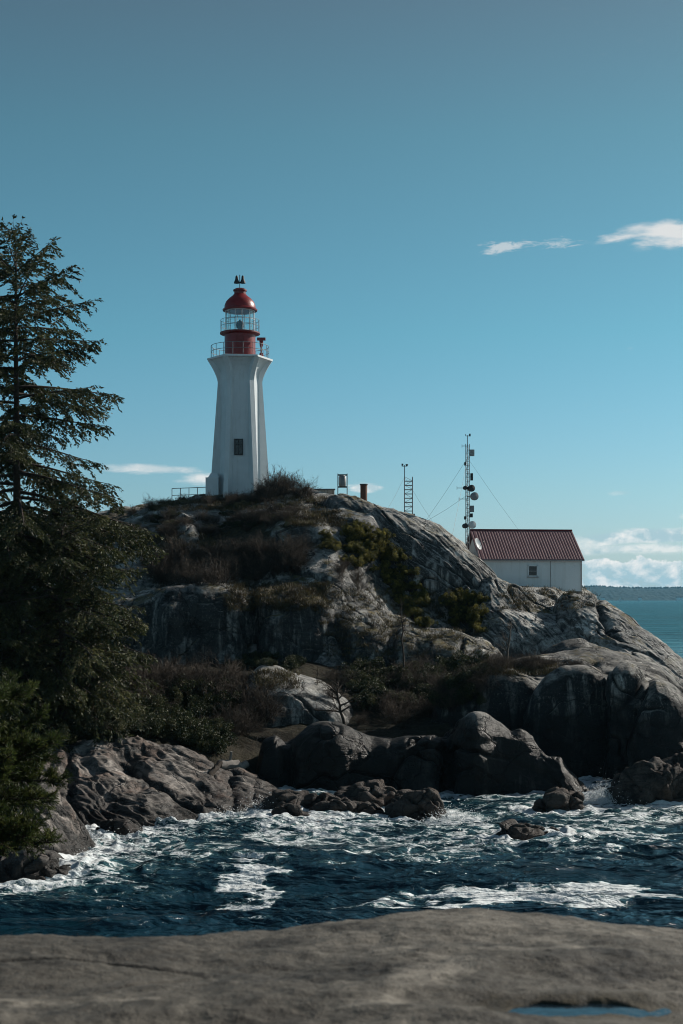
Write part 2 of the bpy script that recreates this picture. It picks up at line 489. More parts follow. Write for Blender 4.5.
mass('great_dome', [
    ('p', [(322, 530, 114), (508, 640, 113)]),
    ('p', [(322, 520, 109), (330, 500, 109), (345, 499, 109), (370, 505, 109), (407, 517, 109), (440, 530, 109), (467, 547, 108), (485, 566, 107), (498, 584, 107), (508, 615, 107)]),
    ('p', [(322, 516, 107), (330, 499, 107), (345, 496, 107), (370, 501, 107), (407, 513, 107), (440, 525, 106.5), (467, 541, 106), (485, 559, 105.5), (497, 575, 105.5), (508, 605, 105.5)]),
    ('p', [(322, 525, 105.5), (345, 506, 105.5), (370, 511, 105.3), (400, 523, 105), (430, 540, 104.6), (455, 556, 104.3), (475, 572, 104), (492, 590, 104), (508, 615, 104)]),
    ('p', [(322, 545, 104.7), (370, 530, 104.6), (395, 543, 104.2), (420, 560, 103.7), (445, 580, 103.3), (470, 598, 103), (492, 612, 102.8), (508, 630, 103)]),
    ('p', [(322, 580, 104.2), (395, 580, 103.6), (445, 612, 102.5), (470, 630, 102.2), (508, 650, 102)]),
    ('p', [(322, 650, 103.6), (508, 680, 101.4)]),
], 322, 508, GRAN, step=1.0, vstep=.9, amp=.8, seed=103, crack=.42, lump=.5, joint=(1, 1, 1.5), jrot=-.75, fur=.05)

mass('house_slab', [
    ('p', [(474, 640, 110), (590, 660, 110)]),
    ('p', [(474, 605, 106), (485, 583, 106), (500, 582, 106), (530, 594, 106.5), (550, 599, 106.5), (568, 606, 106), (590, 650, 105)]),
    ('p', [(474, 602, 104), (481, 580, 104), (490, 575, 104), (500, 577, 104), (515, 583, 104), (530, 589, 104.3), (545, 594, 104.5), (560, 598, 104.5), (570, 606, 104), (578, 622, 103.5), (590, 650, 103)]),
    ('p', [(474, 612, 102), (490, 592, 102), (515, 601, 102), (545, 608, 102), (565, 613, 102), (578, 634, 101.6), (590, 660, 101)]),
    ('p', [(474, 630, 100), (500, 616, 99.8), (530, 622, 99.6), (560, 628, 99.5), (578, 648, 99.5), (590, 670, 99)]),
    ('p', [(474, 652, 98.4), (530, 646, 98), (560, 648, 98), (590, 680, 98)]),
    ('p', [(474, 690, 97.2), (590, 700, 97)]),
], 474, 590, GRAN, step=.9, vstep=.9, amp=.8, seed=107, crack=.4, lump=.4, joint=(1, 1, 1.4), jrot=-.9, fur=.06)

mass('right_shoulder', [
    ('z', [(552, 3, 112), (600, 2, 112), (760, -2, 104)]),
    ('p', [(552, 640, 106), (562, 610, 106), (575, 603, 106), (600, 608, 106), (640, 644, 103.5), (683, 670, 101), (760, 722, 95)]),
    ('p', [(552, 640, 103), (559, 608, 103), (566, 600, 103), (576, 598, 103), (590, 599, 103), (600, 603, 103), (615, 611, 102.3), (632, 627, 101), (645, 639, 100), (660, 649, 99), (683, 665, 97), (720, 690, 94), (760, 716, 90)]),
    ('p', [(552, 655, 101), (562, 618, 101), (575, 610, 101), (600, 616, 100.6), (615, 626, 99.8), (645, 653, 97.5), (683, 680, 94.5), (760, 730, 87)]),
    ('p', [(552, 670, 99), (562, 640, 98.8), (590, 632, 98.4), (615, 645, 97.4), (645, 668, 95), (683, 697, 92), (760, 745, 85)]),
    ('p', [(552, 685, 97.6), (562, 665, 97), (600, 662, 96), (645, 690, 92.6), (683, 722, 89.5), (760, 765, 83)]),
    ('z', [(552, 2, 96), (600, 1, 94), (683, 0, 87), (760, -2, 81)]),
], 552, 760, GRAN, step=.9, vstep=.9, amp=.9, seed=109, crack=.42, lump=.5, joint=(1, 1, 1.3), jrot=-.7, fur=.05)

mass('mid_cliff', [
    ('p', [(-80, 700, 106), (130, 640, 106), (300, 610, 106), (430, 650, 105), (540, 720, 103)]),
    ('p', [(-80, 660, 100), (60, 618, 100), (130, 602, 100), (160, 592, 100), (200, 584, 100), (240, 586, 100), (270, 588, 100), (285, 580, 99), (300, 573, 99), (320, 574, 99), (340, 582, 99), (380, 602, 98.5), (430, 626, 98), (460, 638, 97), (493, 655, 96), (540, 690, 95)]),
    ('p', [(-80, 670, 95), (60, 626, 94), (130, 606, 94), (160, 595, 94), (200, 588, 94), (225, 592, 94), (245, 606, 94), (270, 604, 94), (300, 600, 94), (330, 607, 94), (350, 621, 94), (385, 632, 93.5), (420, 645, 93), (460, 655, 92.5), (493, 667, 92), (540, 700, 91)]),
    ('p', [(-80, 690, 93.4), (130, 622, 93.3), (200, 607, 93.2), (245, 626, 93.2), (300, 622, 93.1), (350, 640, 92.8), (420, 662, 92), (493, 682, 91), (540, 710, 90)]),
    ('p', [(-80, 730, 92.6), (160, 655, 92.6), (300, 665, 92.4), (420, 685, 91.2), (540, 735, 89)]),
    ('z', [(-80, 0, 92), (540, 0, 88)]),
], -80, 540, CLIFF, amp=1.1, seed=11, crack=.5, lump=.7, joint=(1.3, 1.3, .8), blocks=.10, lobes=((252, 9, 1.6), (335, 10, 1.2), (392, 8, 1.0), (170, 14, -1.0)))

mass('mossy_outcrop', [
    ('p', [(275, 560, 106), (360, 575, 106)]),
    ('p', [(275, 528, 103.5), (290, 517, 103.5), (320, 514, 103.5), (338, 524, 103.5), (350, 540, 103), (360, 556, 103)]),
    ('p', [(275, 535, 101.5), (290, 526, 101.5), (320, 523, 101.5), (338, 534, 101.5), (360, 562, 101.5)]),
    ('p', [(275, 560, 100.5), (320, 550, 100.5), (360, 575, 100.5)]),
    ('p', [(275, 590, 100), (320, 590, 100), (360, 600, 100)]),
], 275, 360, GRAN, amp=.9, seed=17, crack=.3, lump=.5)

mass('left_outcrop', [
    ('p', [(120, 575, 106), (215, 570, 106)]),
    ('p', [(120, 548, 103.5), (135, 539, 103.5), (145, 543, 103.5), (160, 548, 103.5), (172, 536, 104), (184, 523, 104), (194, 523, 104), (203, 540, 104), (215, 552, 103)]),
    ('p', [(120, 556, 101.5), (150, 555, 101.5), (190, 545, 101.5), (215, 562, 101.5)]),
    ('p', [(120, 590, 100), (215, 590, 100)]),
], 120, 215, GRAN, amp=.9, seed=19, crack=.3, lump=.4)

mass('slope_ground', [
    ('p', [(-160, 665, 93), (500, 668, 92), (560, 700, 90)]),
    ('p', [(-160, 672, 84), (100, 678, 85), (250, 684, 86), (400, 692, 86), (560, 730, 86)]),
    ('p', [(-160, 712, 76), (120, 716, 77), (230, 722, 79), (270, 724, 80), (480, 720, 82), (560, 760, 83)]),
    ('p', [(-160, 742, 70), (60, 752, 70), (200, 766, 71.5), (240, 785, 74), (270, 748, 77), (480, 748, 78), (560, 800, 78)]),
    ('z', [(-160, -1.5, 66), (200, -1.5, 69), (270, -1.5, 75), (560, -1.5, 75)]),
], -160, 560, SOIL, amp=1, seed=23, step=2, vstep=2)

mass('ledge_rock', [
    ('p', [(248, 705, 89), (362, 735, 88)]),
    ('p', [(248, 688, 84.5), (262, 672, 84.5), (275, 671, 84.5), (300, 679, 84.5), (325, 689, 84), (345, 704, 84), (362, 728, 84)]),
    ('p', [(248, 700, 81), (262, 686, 81), (300, 700, 81), (340, 716, 81), (362, 738, 81)]),
    ('p', [(248, 730, 80), (362, 755, 80)]),
], 248, 362, GRAN, amp=.8, seed=29, crack=.3, lump=.3)

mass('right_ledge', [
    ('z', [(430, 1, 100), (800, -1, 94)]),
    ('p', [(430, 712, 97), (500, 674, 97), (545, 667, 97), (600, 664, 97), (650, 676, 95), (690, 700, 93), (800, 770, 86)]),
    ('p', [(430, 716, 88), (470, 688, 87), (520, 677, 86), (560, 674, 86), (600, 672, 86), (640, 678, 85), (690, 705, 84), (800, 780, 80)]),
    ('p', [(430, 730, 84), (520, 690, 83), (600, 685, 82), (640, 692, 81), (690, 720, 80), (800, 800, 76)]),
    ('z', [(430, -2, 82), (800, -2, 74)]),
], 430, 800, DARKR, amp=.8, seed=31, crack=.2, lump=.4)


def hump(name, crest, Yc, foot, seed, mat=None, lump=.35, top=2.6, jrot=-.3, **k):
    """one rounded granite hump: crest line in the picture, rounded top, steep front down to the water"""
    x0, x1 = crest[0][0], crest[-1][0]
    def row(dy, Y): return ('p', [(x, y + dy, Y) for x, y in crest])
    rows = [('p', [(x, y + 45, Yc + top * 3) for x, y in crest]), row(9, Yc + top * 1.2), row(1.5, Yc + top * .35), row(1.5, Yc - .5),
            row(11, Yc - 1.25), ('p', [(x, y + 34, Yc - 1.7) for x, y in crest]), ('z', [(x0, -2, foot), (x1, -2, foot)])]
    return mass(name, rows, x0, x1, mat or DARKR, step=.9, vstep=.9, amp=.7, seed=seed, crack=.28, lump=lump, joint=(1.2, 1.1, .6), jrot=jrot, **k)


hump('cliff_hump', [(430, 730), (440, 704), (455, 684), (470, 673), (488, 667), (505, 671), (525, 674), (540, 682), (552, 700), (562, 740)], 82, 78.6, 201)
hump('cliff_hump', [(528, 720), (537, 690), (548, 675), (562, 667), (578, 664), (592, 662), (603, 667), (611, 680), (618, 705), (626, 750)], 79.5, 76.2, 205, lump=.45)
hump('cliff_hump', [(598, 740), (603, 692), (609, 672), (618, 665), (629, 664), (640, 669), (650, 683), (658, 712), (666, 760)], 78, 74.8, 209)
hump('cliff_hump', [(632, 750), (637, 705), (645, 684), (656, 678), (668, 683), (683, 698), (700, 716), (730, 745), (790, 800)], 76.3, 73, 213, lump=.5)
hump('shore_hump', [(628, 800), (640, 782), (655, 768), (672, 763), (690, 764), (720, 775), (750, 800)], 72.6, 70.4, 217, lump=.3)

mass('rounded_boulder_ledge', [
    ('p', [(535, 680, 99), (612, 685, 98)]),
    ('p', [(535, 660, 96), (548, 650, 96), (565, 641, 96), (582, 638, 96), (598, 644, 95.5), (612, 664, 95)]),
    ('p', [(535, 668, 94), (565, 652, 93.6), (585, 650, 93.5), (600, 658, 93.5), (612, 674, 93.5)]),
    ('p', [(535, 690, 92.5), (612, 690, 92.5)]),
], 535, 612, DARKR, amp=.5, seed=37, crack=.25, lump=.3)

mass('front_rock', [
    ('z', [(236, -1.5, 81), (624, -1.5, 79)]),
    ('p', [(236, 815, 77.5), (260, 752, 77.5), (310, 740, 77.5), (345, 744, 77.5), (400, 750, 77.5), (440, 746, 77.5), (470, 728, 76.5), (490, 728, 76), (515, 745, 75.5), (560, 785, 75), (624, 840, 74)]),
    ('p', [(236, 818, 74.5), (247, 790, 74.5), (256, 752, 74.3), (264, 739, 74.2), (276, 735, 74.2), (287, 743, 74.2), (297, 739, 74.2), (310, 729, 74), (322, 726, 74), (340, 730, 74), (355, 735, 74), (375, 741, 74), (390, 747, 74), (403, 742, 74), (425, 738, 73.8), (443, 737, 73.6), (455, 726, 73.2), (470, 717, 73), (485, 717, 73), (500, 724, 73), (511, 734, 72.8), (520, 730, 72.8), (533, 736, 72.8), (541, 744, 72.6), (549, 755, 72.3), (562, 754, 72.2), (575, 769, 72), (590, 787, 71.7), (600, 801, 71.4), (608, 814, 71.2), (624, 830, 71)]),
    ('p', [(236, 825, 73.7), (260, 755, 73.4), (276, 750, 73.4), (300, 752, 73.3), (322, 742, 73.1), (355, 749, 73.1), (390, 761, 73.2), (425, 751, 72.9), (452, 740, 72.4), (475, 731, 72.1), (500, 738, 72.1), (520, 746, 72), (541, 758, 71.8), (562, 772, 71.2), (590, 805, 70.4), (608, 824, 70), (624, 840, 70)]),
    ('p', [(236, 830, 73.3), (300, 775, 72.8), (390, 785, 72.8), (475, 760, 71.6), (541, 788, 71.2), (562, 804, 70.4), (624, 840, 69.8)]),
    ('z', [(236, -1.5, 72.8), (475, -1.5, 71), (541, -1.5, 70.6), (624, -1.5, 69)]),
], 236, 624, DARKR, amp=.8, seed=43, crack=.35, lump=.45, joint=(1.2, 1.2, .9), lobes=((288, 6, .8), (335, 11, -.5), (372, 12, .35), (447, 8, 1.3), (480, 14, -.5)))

mass('left_shore_rock', [
    ('z', [(-20, -1.5, 76), (300, -1.5, 77)]),
    ('p', [(-20, 790, 72), (100, 752, 74), (200, 776, 75), (250, 800, 75), (306, 840, 75)]),
    ('p', [(-20, 775, 67), (15, 772, 67.5), (40, 753, 69), (60, 746, 70), (100, 741, 71), (130, 743, 71), (150, 747, 71), (180, 757, 71), (200, 765, 71), (212, 775, 71), (225, 779, 71), (238, 777, 71), (252, 783, 71), (265, 792, 71), (280, 806, 70.5), (306, 832, 70)]),
    ('p', [(-20, 790, 64), (20, 784, 64.5), (60, 763, 66.5), (100, 760, 67.5), (150, 770, 67.5), (200, 785, 68.3), (250, 795, 69), (280, 812, 69), (306, 838, 69)]),
    ('p', [(-20, 815, 62.2), (30, 800, 62.4), (60, 785, 63.6), (100, 787, 64.2), (150, 795, 64.4), (200, 803, 65.8), (250, 806, 67.3), (280, 818, 68), (306, 840, 68)]),
    ('p', [(-20, 838, 61.5), (40, 822, 61.6), (70, 812, 61.8), (100, 816, 61.8), (150, 820, 62), (200, 819, 63.6), (250, 814, 66.2), (280, 818, 67), (306, 845, 67)]),
    ('z', [(-20, -1.5, 60.8), (100, -1.5, 60.2), (200, -1.5, 62), (250, -1.5, 64.8), (306, -1.5, 65.5)]),
], -20, 306, SHORE, step=1.0, vstep=.8, amp=.7, seed=47, crack=.45, lump=.22, joint=(1, 1, 1.5), jrot=-.5, fur=.14, lobes=((70, 6, .9), (230, 5, .8), (252, 3, .6)))

mass('near_left_rock', [
    ('z', [(-160, 3, 64), (112, -1.5, 60)]),
    ('p', [(-160, 760, 58), (0, 788, 57), (60, 825, 58), (112, 880, 58)]),
    ('p', [(-160, 755, 55), (-60, 770, 55), (0, 781, 55), (20, 783, 55), (35, 785, 55), (50, 797, 55.3), (65, 812, 55.6), (80, 829, 56), (92, 846, 56.3), (112, 875, 56)]),
    ('p', [(-160, 790, 53), (0, 815, 53), (30, 818, 53.2), (50, 830, 53.5), (70, 846, 54.2), (92, 862, 55), (112, 885, 55)]),
    ('p', [(-160, 830, 51), (0, 852, 51), (30, 852, 51.2), (60, 866, 51.8), (80, 873, 53), (112, 890, 54)]),
    ('z', [(-160, .5, 49.8), (0, .3, 49.6), (60, .2, 50.6), (112, -1, 53)]),
    ('z', [(-160, -1.5, 48.5), (0, -1.5, 48.6), (60, -1.5, 49.6), (112, -2, 52)]),
], -160, 112, SHORE, step=.9, vstep=.8, amp=1, seed=53, crack=.35, lump=.35, joint=(1, 1, 1.4), jrot=-.75, fur=.17, blocks=.05)

# ---- the near granite shelf the camera stands behind
def near_shelf():
    xs = np.concatenate([np.linspace(-16, -4, 60, endpoint=False), np.linspace(-4, 4, 620), np.linspace(4.02, 16, 60)])
    ys = np.concatenate([np.linspace(-6, 3.6, 50, endpoint=False), np.linspace(3.6, 9, 560), np.linspace(9.05, 20, 100)])
    X, Y = np.meshgrid(xs, ys)
    t = np.maximum(0, Y - 4.5)
    z = 8.70 - .0446 * t ** 2 - .30 * np.maximum(0, Y - 9.5) ** 1.25
    crest = np.interp(X / np.maximum(Y, 4) * F + CX, [0, 120, 200, 300, 400, 480, 560, 683], [-.085, -.085, -.08, -.045, -.005, 0, -.025, -.075])
    z += crest * np.clip((Y + 2) / 7, 0, 1.3)
    land = sst(-4.2, -8, X)
    z += land * (np.where(Y > 9, np.maximum(0, 4.3 + .03 * (Y - 9) - z), 0)) * sst(40, 20, Y)
    P = np.stack([X.ravel(), Y.ravel(), z.ravel()], 1)
    d = .075 * fbm(P * np.array([.55, 1.0, 1]), 2, 61) + .016 * fbm(P * 3.0, 4, 62) + .006 * fbm(P * 9, 4, 63, .7)
    n_ = np.abs(perlin(P * np.array([.5, 1.5, .5]) + .4 * np.stack([fbm(P, 2, 65)] * 3, 1), 64))
    ck = np.exp(-(n_ / .03) ** 2) * sst(0, .3, perlin(P * .6, 66))
    d -= .022 * ck
    # basin for the rain pool
    cx, cy = .82, 4.83
    P[:, 2] += d
    dx = P[:, 0] - cx; dy = P[:, 1] - cy
    q = np.sqrt((dx / .165) ** 2 + (dy / .062) ** 2) + .9 * fbm(P * 4.5, 3, 67)
    rim = sst(6.0, 1.3, q)
    P[:, 2] = P[:, 2] * (1 - rim) + (8.614 + .03 * sst(.02, .16, dy) + .3 * d) * rim
    bas = sst(1.25, .75, q)
    P[:, 2] = P[:, 2] * (1 - bas) + 8.55 * bas
    idx = np.arange(len(ys) * len(xs)).reshape(len(ys), len(xs))
    Q = np.stack([idx[:-1, :-1], idx[:-1, 1:], idx[1:, 1:], idx[1:, :-1]], -1).reshape(-1, 4)
    o = mesh_np('foreground_rock', P, Q, NEARR, attrs={'crack': ck * .7, 'soil': .8 * sst(2.6, 1.1, q + .8 * fbm(P * 14, 3, 68))}); o['kind'] = 'structure'
    # pool water
    n = 48
    V = [(cx + .30 * math.cos(2 * PI * k / n), cy + .11 * math.sin(2 * PI * k / n), 8.598) for k in range(n)] + [(cx, cy, 8.598)]
    me = bpy.data.meshes.new('pool_water'); me.from_pydata(V, [], [(k, (k + 1) % n, n) for k in range(n)])
    m = NT('pool_water_surface')
    me.materials.append(m.done(m.pbr((.01, .02, .03), .03, m.bump(m.noise(m.obj(), 14, 3), .25, .01), .6)))
    po = bpy.data.objects.new('pool_water', me); C.objects.link(po); po['kind'] = 'structure'
near_shelf()


# ------------------------------------------------------------------ loose rocks in the surf
def boulder(px, py, Y, w, h, d, label, seed, mat, rz=0, group=None, blocks=.2, flat=.6, name='surf_rock'):
    nu, nv = 110, 60
    u = np.linspace(0, 2 * PI, nu, endpoint=False); v = np.linspace(0, PI, nv)
    U, V_ = np.meshgrid(u, v)
    S = np.stack([np.sin(V_) * np.cos(U), np.sin(V_) * np.sin(U), np.cos(V_)], -1).reshape(-1, 3)
    S = np.sign(S) * np.abs(S) ** .85
    P = S * np.array([w / 2, d / 2, h])
    o0 = at(px, py, Y)
    Wd = P + np.array([seed * 7.1, 3.3 * seed, 0])
    W = np.stack([fbm(Wd * .8, 2, 5)] * 3, 1)
    dd = .28 * h * fbm(Wd / 1.5, 3, seed) * 1.2 + .05 * fbm(Wd / .45, 3, seed + 1)
    f1, e, cid = worley((Wd * np.array([1, 1, 1.3]) + W * .6) / 1.1, seed + 3)
    dd += blocks * (cid - .5) * 1.6 - blocks * np.exp(-(e / .08) ** 2)
    P = P + S * dd[:, None] * flat * 1.6
    ca, sa = math.cos(rz), math.sin(rz)
    P = np.stack([P[:, 0] * ca - P[:, 1] * sa, P[:, 0] * sa + P[:, 1] * ca, P[:, 2]], 1)
    idx = np.arange(nv * nu).reshape(nv, nu); nx = np.roll(idx, -1, 1)
    Q = np.stack([idx[:-1], idx[1:], nx[1:], nx[:-1]], -1).reshape(-1, 4)
    o = mesh_np(name, P, Q, mat, loc=(o0.x, o0.y, o0.z), attrs={'crack': .8 * np.exp(-(e / .05) ** 2)})
    tag(o, label, 'rock', group)
    Pw = P + np.array(o0)
    w_ = Pw[np.abs(Pw[:, 2]) < .15]
    if len(w_): SHORE_PTS.append(w_[::5])
    return o


SURF = rock_mat('surf_rock_granite', (.12, .10, .088), (.055, .045, .038), (.02, .018, .016), moss=-5, wet=.9, stain_shade=.35, warm=(.075, .048, .034), scale=1.4, striate=.5)
SR = 'low brown rocks along the surf line'
def wl(px, py, w, h, d, label, seed, **k):
    Y = Ywater(py) + d * .35
    o0 = at(px, HZ + EYE * F / Y, Y)
    return boulder(px, HZ + EYE * F / Y, Y, w, h, d, label, seed, k.pop('mat', SURF), **k)
wl(310, 815, 4.6, .95, 2.0, 'long flat-topped dark rock in the surf, leftmost rock of the low row below the cliff', 1, group=SR)
wl(372, 811, 4.4, 1.15, 2.0, 'blocky brown rock in the middle of the low row at the surf', 2, group=SR, blocks=.2)
wl(418, 820, 2.9, 1.25, 1.8, 'rounded brown rock at the right end of the low row in the surf', 3, group=SR, rz=-.2)
wl(290, 824, 2.4, .8, 1.2, 'small wedge of dark rock in front of the low row at the drift pole', 4, group=SR)
wl(345, 817, 3.8, .75, 1.2, 'thin dark rock shelf in front of the blocky brown rock', 6, group=SR)
wl(318, 830, 1.6, .3, .7, 'smallest rock of the surf row, nearly washed over by foam', 8, group=SR)
wl(522, 841, 2.6, .62, 1.4, 'small black rock standing alone in the foaming water', 9, rz=.1)
wl(545, 838, 1.3, .42, .9, 'low black knob touching the right side of the lone surf rock', 10)
wl(560, 814, 2.3, 1.05, 1.3, 'brown blocky rock at the foot of the pale slanting slab', 12, blocks=.2)
wl(655, 808, 4.6, 1.9, 2.2, 'large dark rock at the right edge of the picture where the cliff meets the water', 14, blocks=.2)
wl(632, 806, 2.2, .85, 1.2, 'low dark ledge rock in front of the right cliff corner', 16)
wl(690, 805, 3.2, 2.1, 2.0, 'tall dark rock cut off by the right picture edge', 18, blocks=.2)
wl(35, 884, 1.6, 1.0, 1.2, 'cracked pale rock at the waterline below the near pine', 20, mat=SHORE, blocks=.15)
wl(68, 838, 1.5, .8, 1.0, 'rounded brown boulder wedged in the gap between two left shore rocks', 22, mat=SHORE)
wl(118, 838, 2.3, .75, 1.2, 'reddish boulder at the foot of the furrowed left shore rock', 24, mat=SHORE)

# ------------------------------------------------------------------ driftwood
def log(name, p0, p1, r, mat, label, cat='log', seed=0):
    rnd = random.Random(seed); n = 9
    c = (p0 + p1) / 2
    t = empty(name, c, label, cat)
    pts = []
    for i in range(n):
        k = i / (n - 1)
        pts.append(p0.lerp(p1, k) - c + Vector((0, 0, rnd.uniform(-1, 1) * r * .35)))
    b = MB(); b.tube(pts, [r * (1 - .35 * i / (n - 1)) * rnd.uniform(.9, 1.1) for i in range(n)], 9)
    b.build('stem', mat, t, True)
    s = MB(); q = pts[3]; s.tube([q, q + Vector((.1, -.1, r * 2.2))], [r * .35, r * .2], 6); s.build('branch_stub', mat, t, True)
    return t
log('drift_log', at(256, 812, 66), at(296, 806, 66.5), .17, DEADW, 'dark driftwood pole lying across the gap by the surf rocks', seed=2)
log('drift_log', at(209, 776, 69), at(221, 762, 70), .16, BARK, 'short reddish log leaning on the top of the left shore rock', seed=3)
log('drift_log', at(219, 766.5, 72.5), at(247, 765, 73.5), .3, GREYW, 'pale weathered log resting flat in the cleft behind the shore rock', seed=5)


# ------------------------------------------------------------------ plants
def tubes_np(P, Rr, n=3):
    """P (m,K,3) R (m,K) -> verts, quads"""
    m, K = P.shape[:2]
    T = np.gradient(P, axis=1); T /= np.linalg.norm(T, axis=2)[..., None] + 1e-9
    up = np.where(np.abs(T[..., 2:3]) < .9, np.array([0, 0, 1.]), np.array([1., 0, 0]))
    A = np.cross(T, up); A /= np.linalg.norm(A, axis=2)[..., None] + 1e-9
    B = np.cross(T, A)
    an = np.arange(n) * 2 * PI / n
    V = P[:, :, None] + Rr[:, :, None, None] * (A[:, :, None] * np.cos(an)[:, None] + B[:, :, None] * np.sin(an)[:, None])
    idx = np.arange(m * K * n).reshape(m, K, n); nx = np.roll(idx, -1, 2)
    Q = np.stack([idx[:, :-1], nx[:, :-1], nx[:, 1:], idx[:, 1:]], -1).reshape(-1, 4)
    return V.reshape(-1, 3), Q


def leaves_np(Pp, D, L, Wd, rng, droop=None):
    """Pp base (m,3), D direction, length, width -> diamond quads"""
    D = D / (np.linalg.norm(D, axis=1)[:, None] + 1e-9)
    r = rng.normal(size=D.shape); S = np.cross(D, r); S /= np.linalg.norm(S, axis=1)[:, None] + 1e-9
    L = np.broadcast_to(np.asarray(L), (len(Pp),))[:, None]; Wd = np.broadcast_to(np.asarray(Wd), (len(Pp),))[:, None]
    a = Pp; b = Pp + D * L * .45 + S * Wd * .5; c = Pp + D * L; d = Pp + D * L * .45 - S * Wd * .5
    V = np.stack([a, b, c, d], 1).reshape(-1, 3)
    return V, np.arange(len(V)).reshape(-1, 4)


def conifer(name, label, base, H, prof, rng_seed, nb=90, start=.12, mat=FIR, trunk_r=.28, droop=.25, leafL=.24, leafW=.085, dens=1.0, group=None, lean=0, cat='conifer', per=1.0, gaps=.0, lv=(.62, 1.1)):
    rng = np.random.default_rng(rng_seed)
    t = empty(name, base, label, cat, group)
    zt = np.linspace(0, 1, 14)
    wob = np.cumsum(rng.normal(0, .03, (14, 2)), 0)
    TP = np.stack([wob[:, 0] + lean * zt, wob[:, 1], zt * H - .4 * (zt == 0)], 1)
    V, Q = tubes_np(TP[None], (trunk_r * (1 - zt) ** .8 + .02)[None], 9)
    mesh_np('trunk', V, Q, BARK, t)
    hs = start + (1 - start) * np.linspace(0, 1, nb) ** .92
    hs = np.clip(hs + rng.normal(0, .006, nb), start, .995)
    az = np.arange(nb) * 2.399 + rng.normal(0, .35, nb)
    Ln = np.interp(hs, [p[0] for p in prof], [p[1] for p in prof]) * rng.uniform(*lv, nb)
    Ln *= np.where(rng.random(nb) < gaps, .5, 1)
    K = 9; s = np.linspace(0, 1, K)
    tx = np.interp(hs, zt, TP[:, 0]); ty = np.interp(hs, zt, TP[:, 1])
    elev = np.interp(hs, [0, .5, .85, 1], [-.12, .02, .35, .95]) + rng.normal(0, .08, nb)
    dr = droop * np.interp(hs, [0, .6, 1], [1.25, .9, .2])
    rad = Ln[:, None] * s
    zz = np.tan(elev)[:, None] * rad - (dr * Ln)[:, None] * (s ** 1.5)[None] + (.22 * dr * Ln)[:, None] * (s ** 4)
    azc = az[:, None] + (rng.normal(0, .12, nb)[:, None]) * s
    BP = np.stack([tx[:, None] + np.cos(azc) * rad, ty[:, None] + np.sin(azc) * rad, (hs * H)[:, None] + zz], 2)
    BR = (.018 + .011 * Ln)[:, None] * (1 - s * .85)
    V1, Q1 = tubes_np(BP, BR, 4)
    # branchlets
    q_s, q_p, q_d, q_l = [], [], [], []
    for i in range(nb):
        nk = int((4 + Ln[i] * 7.0) * per)
        ss = np.linspace(.16, 1, nk) + rng.normal(0, .015, nk); ss = np.clip(ss, .1, 1)
        P = np.stack([np.interp(ss, s, BP[i, :, k]) for k in range(3)], 1)
        P2 = np.stack([np.interp(np.minimum(ss + .04, 1.04), s, BP[i, :, k]) for k in range(3)], 1)
        T = BP[i, -1] - BP[i, 0]; T = T / np.linalg.norm(T)
        side = np.where(np.arange(nk) % 2, 1, -1)[:, None]
        S = np.cross(T, [0, 0, 1.]); S /= np.linalg.norm(S) + 1e-9
        D = T * rng.uniform(.5, .9, (nk, 1)) + S * side * rng.uniform(.5, 1.0, (nk, 1)) + np.array([0, 0, -1]) * rng.uniform(.05, .55, (nk, 1))
        D[-1] = T
        l = (.25 + .38 * Ln[i] * np.sin(np.clip(ss, .1, .97) * PI * .9 + .2)) * rng.uniform(.5, 1.1, nk)
        l = np.clip(l, .18, 1.9)
        q_p.append(P); q_d.append(D / np.linalg.norm(D, axis=1)[:, None]); q_l.append(l)
    P = np.concatenate(q_p); D = np.concatenate(q_d); l = np.concatenate(q_l)
    keep = rng.random(len(P)) > .12; P, D, l = P[keep], D[keep], l[keep]
    k5 = np.linspace(0, 1, 4)
    BL = P[:, None] + D[:, None] * (l[:, None] * k5)[..., None]
    BL[..., 2] -= (l[:, None] * .28) * k5 ** 2
    V2, Q2 = tubes_np(BL, np.broadcast_to(.010 * (1 - k5 * .6), (len(P), 4)), 3)
    mesh_np('limbs', np.concatenate([V1, V2]), np.concatenate([Q1, Q2 + len(V1)]), BARK, t)
    # needle sprays
    nl = np.maximum(4, (l * 26 * dens)).astype(int)
    rep = np.repeat(np.arange(len(P)), nl)
    u = rng.random(len(rep)) ** .8
    LP = P[rep] + D[rep] * (l[rep] * u)[:, None]; LP[:, 2] -= l[rep] * .28 * u ** 2
    LP += rng.normal(0, .035, LP.shape)
    S = np.cross(D[rep], [0, 0, 1.]); S /= np.linalg.norm(S, axis=1)[:, None] + 1e-9
    LD = D[rep] * .7 + S * rng.choice([-1, 1], len(rep))[:, None] * rng.uniform(.2, 1, len(rep))[:, None] + rng.normal(0, .25, LP.shape) + np.array([0, 0, -.3])
    V3, Q3 = leaves_np(LP, LD, leafL * rng.uniform(.6, 1.2, len(LP)), leafW * rng.uniform(.6, 1.3, len(LP)), rng)
    var = np.repeat(np.clip(rng.normal(.35, .2, len(P)), 0, 1)[rep] * .6 + .4 * rng.random(len(rep)), 4)
    mesh_np('crown', V3, Q3, mat, t, False, {'var': var})
    return t


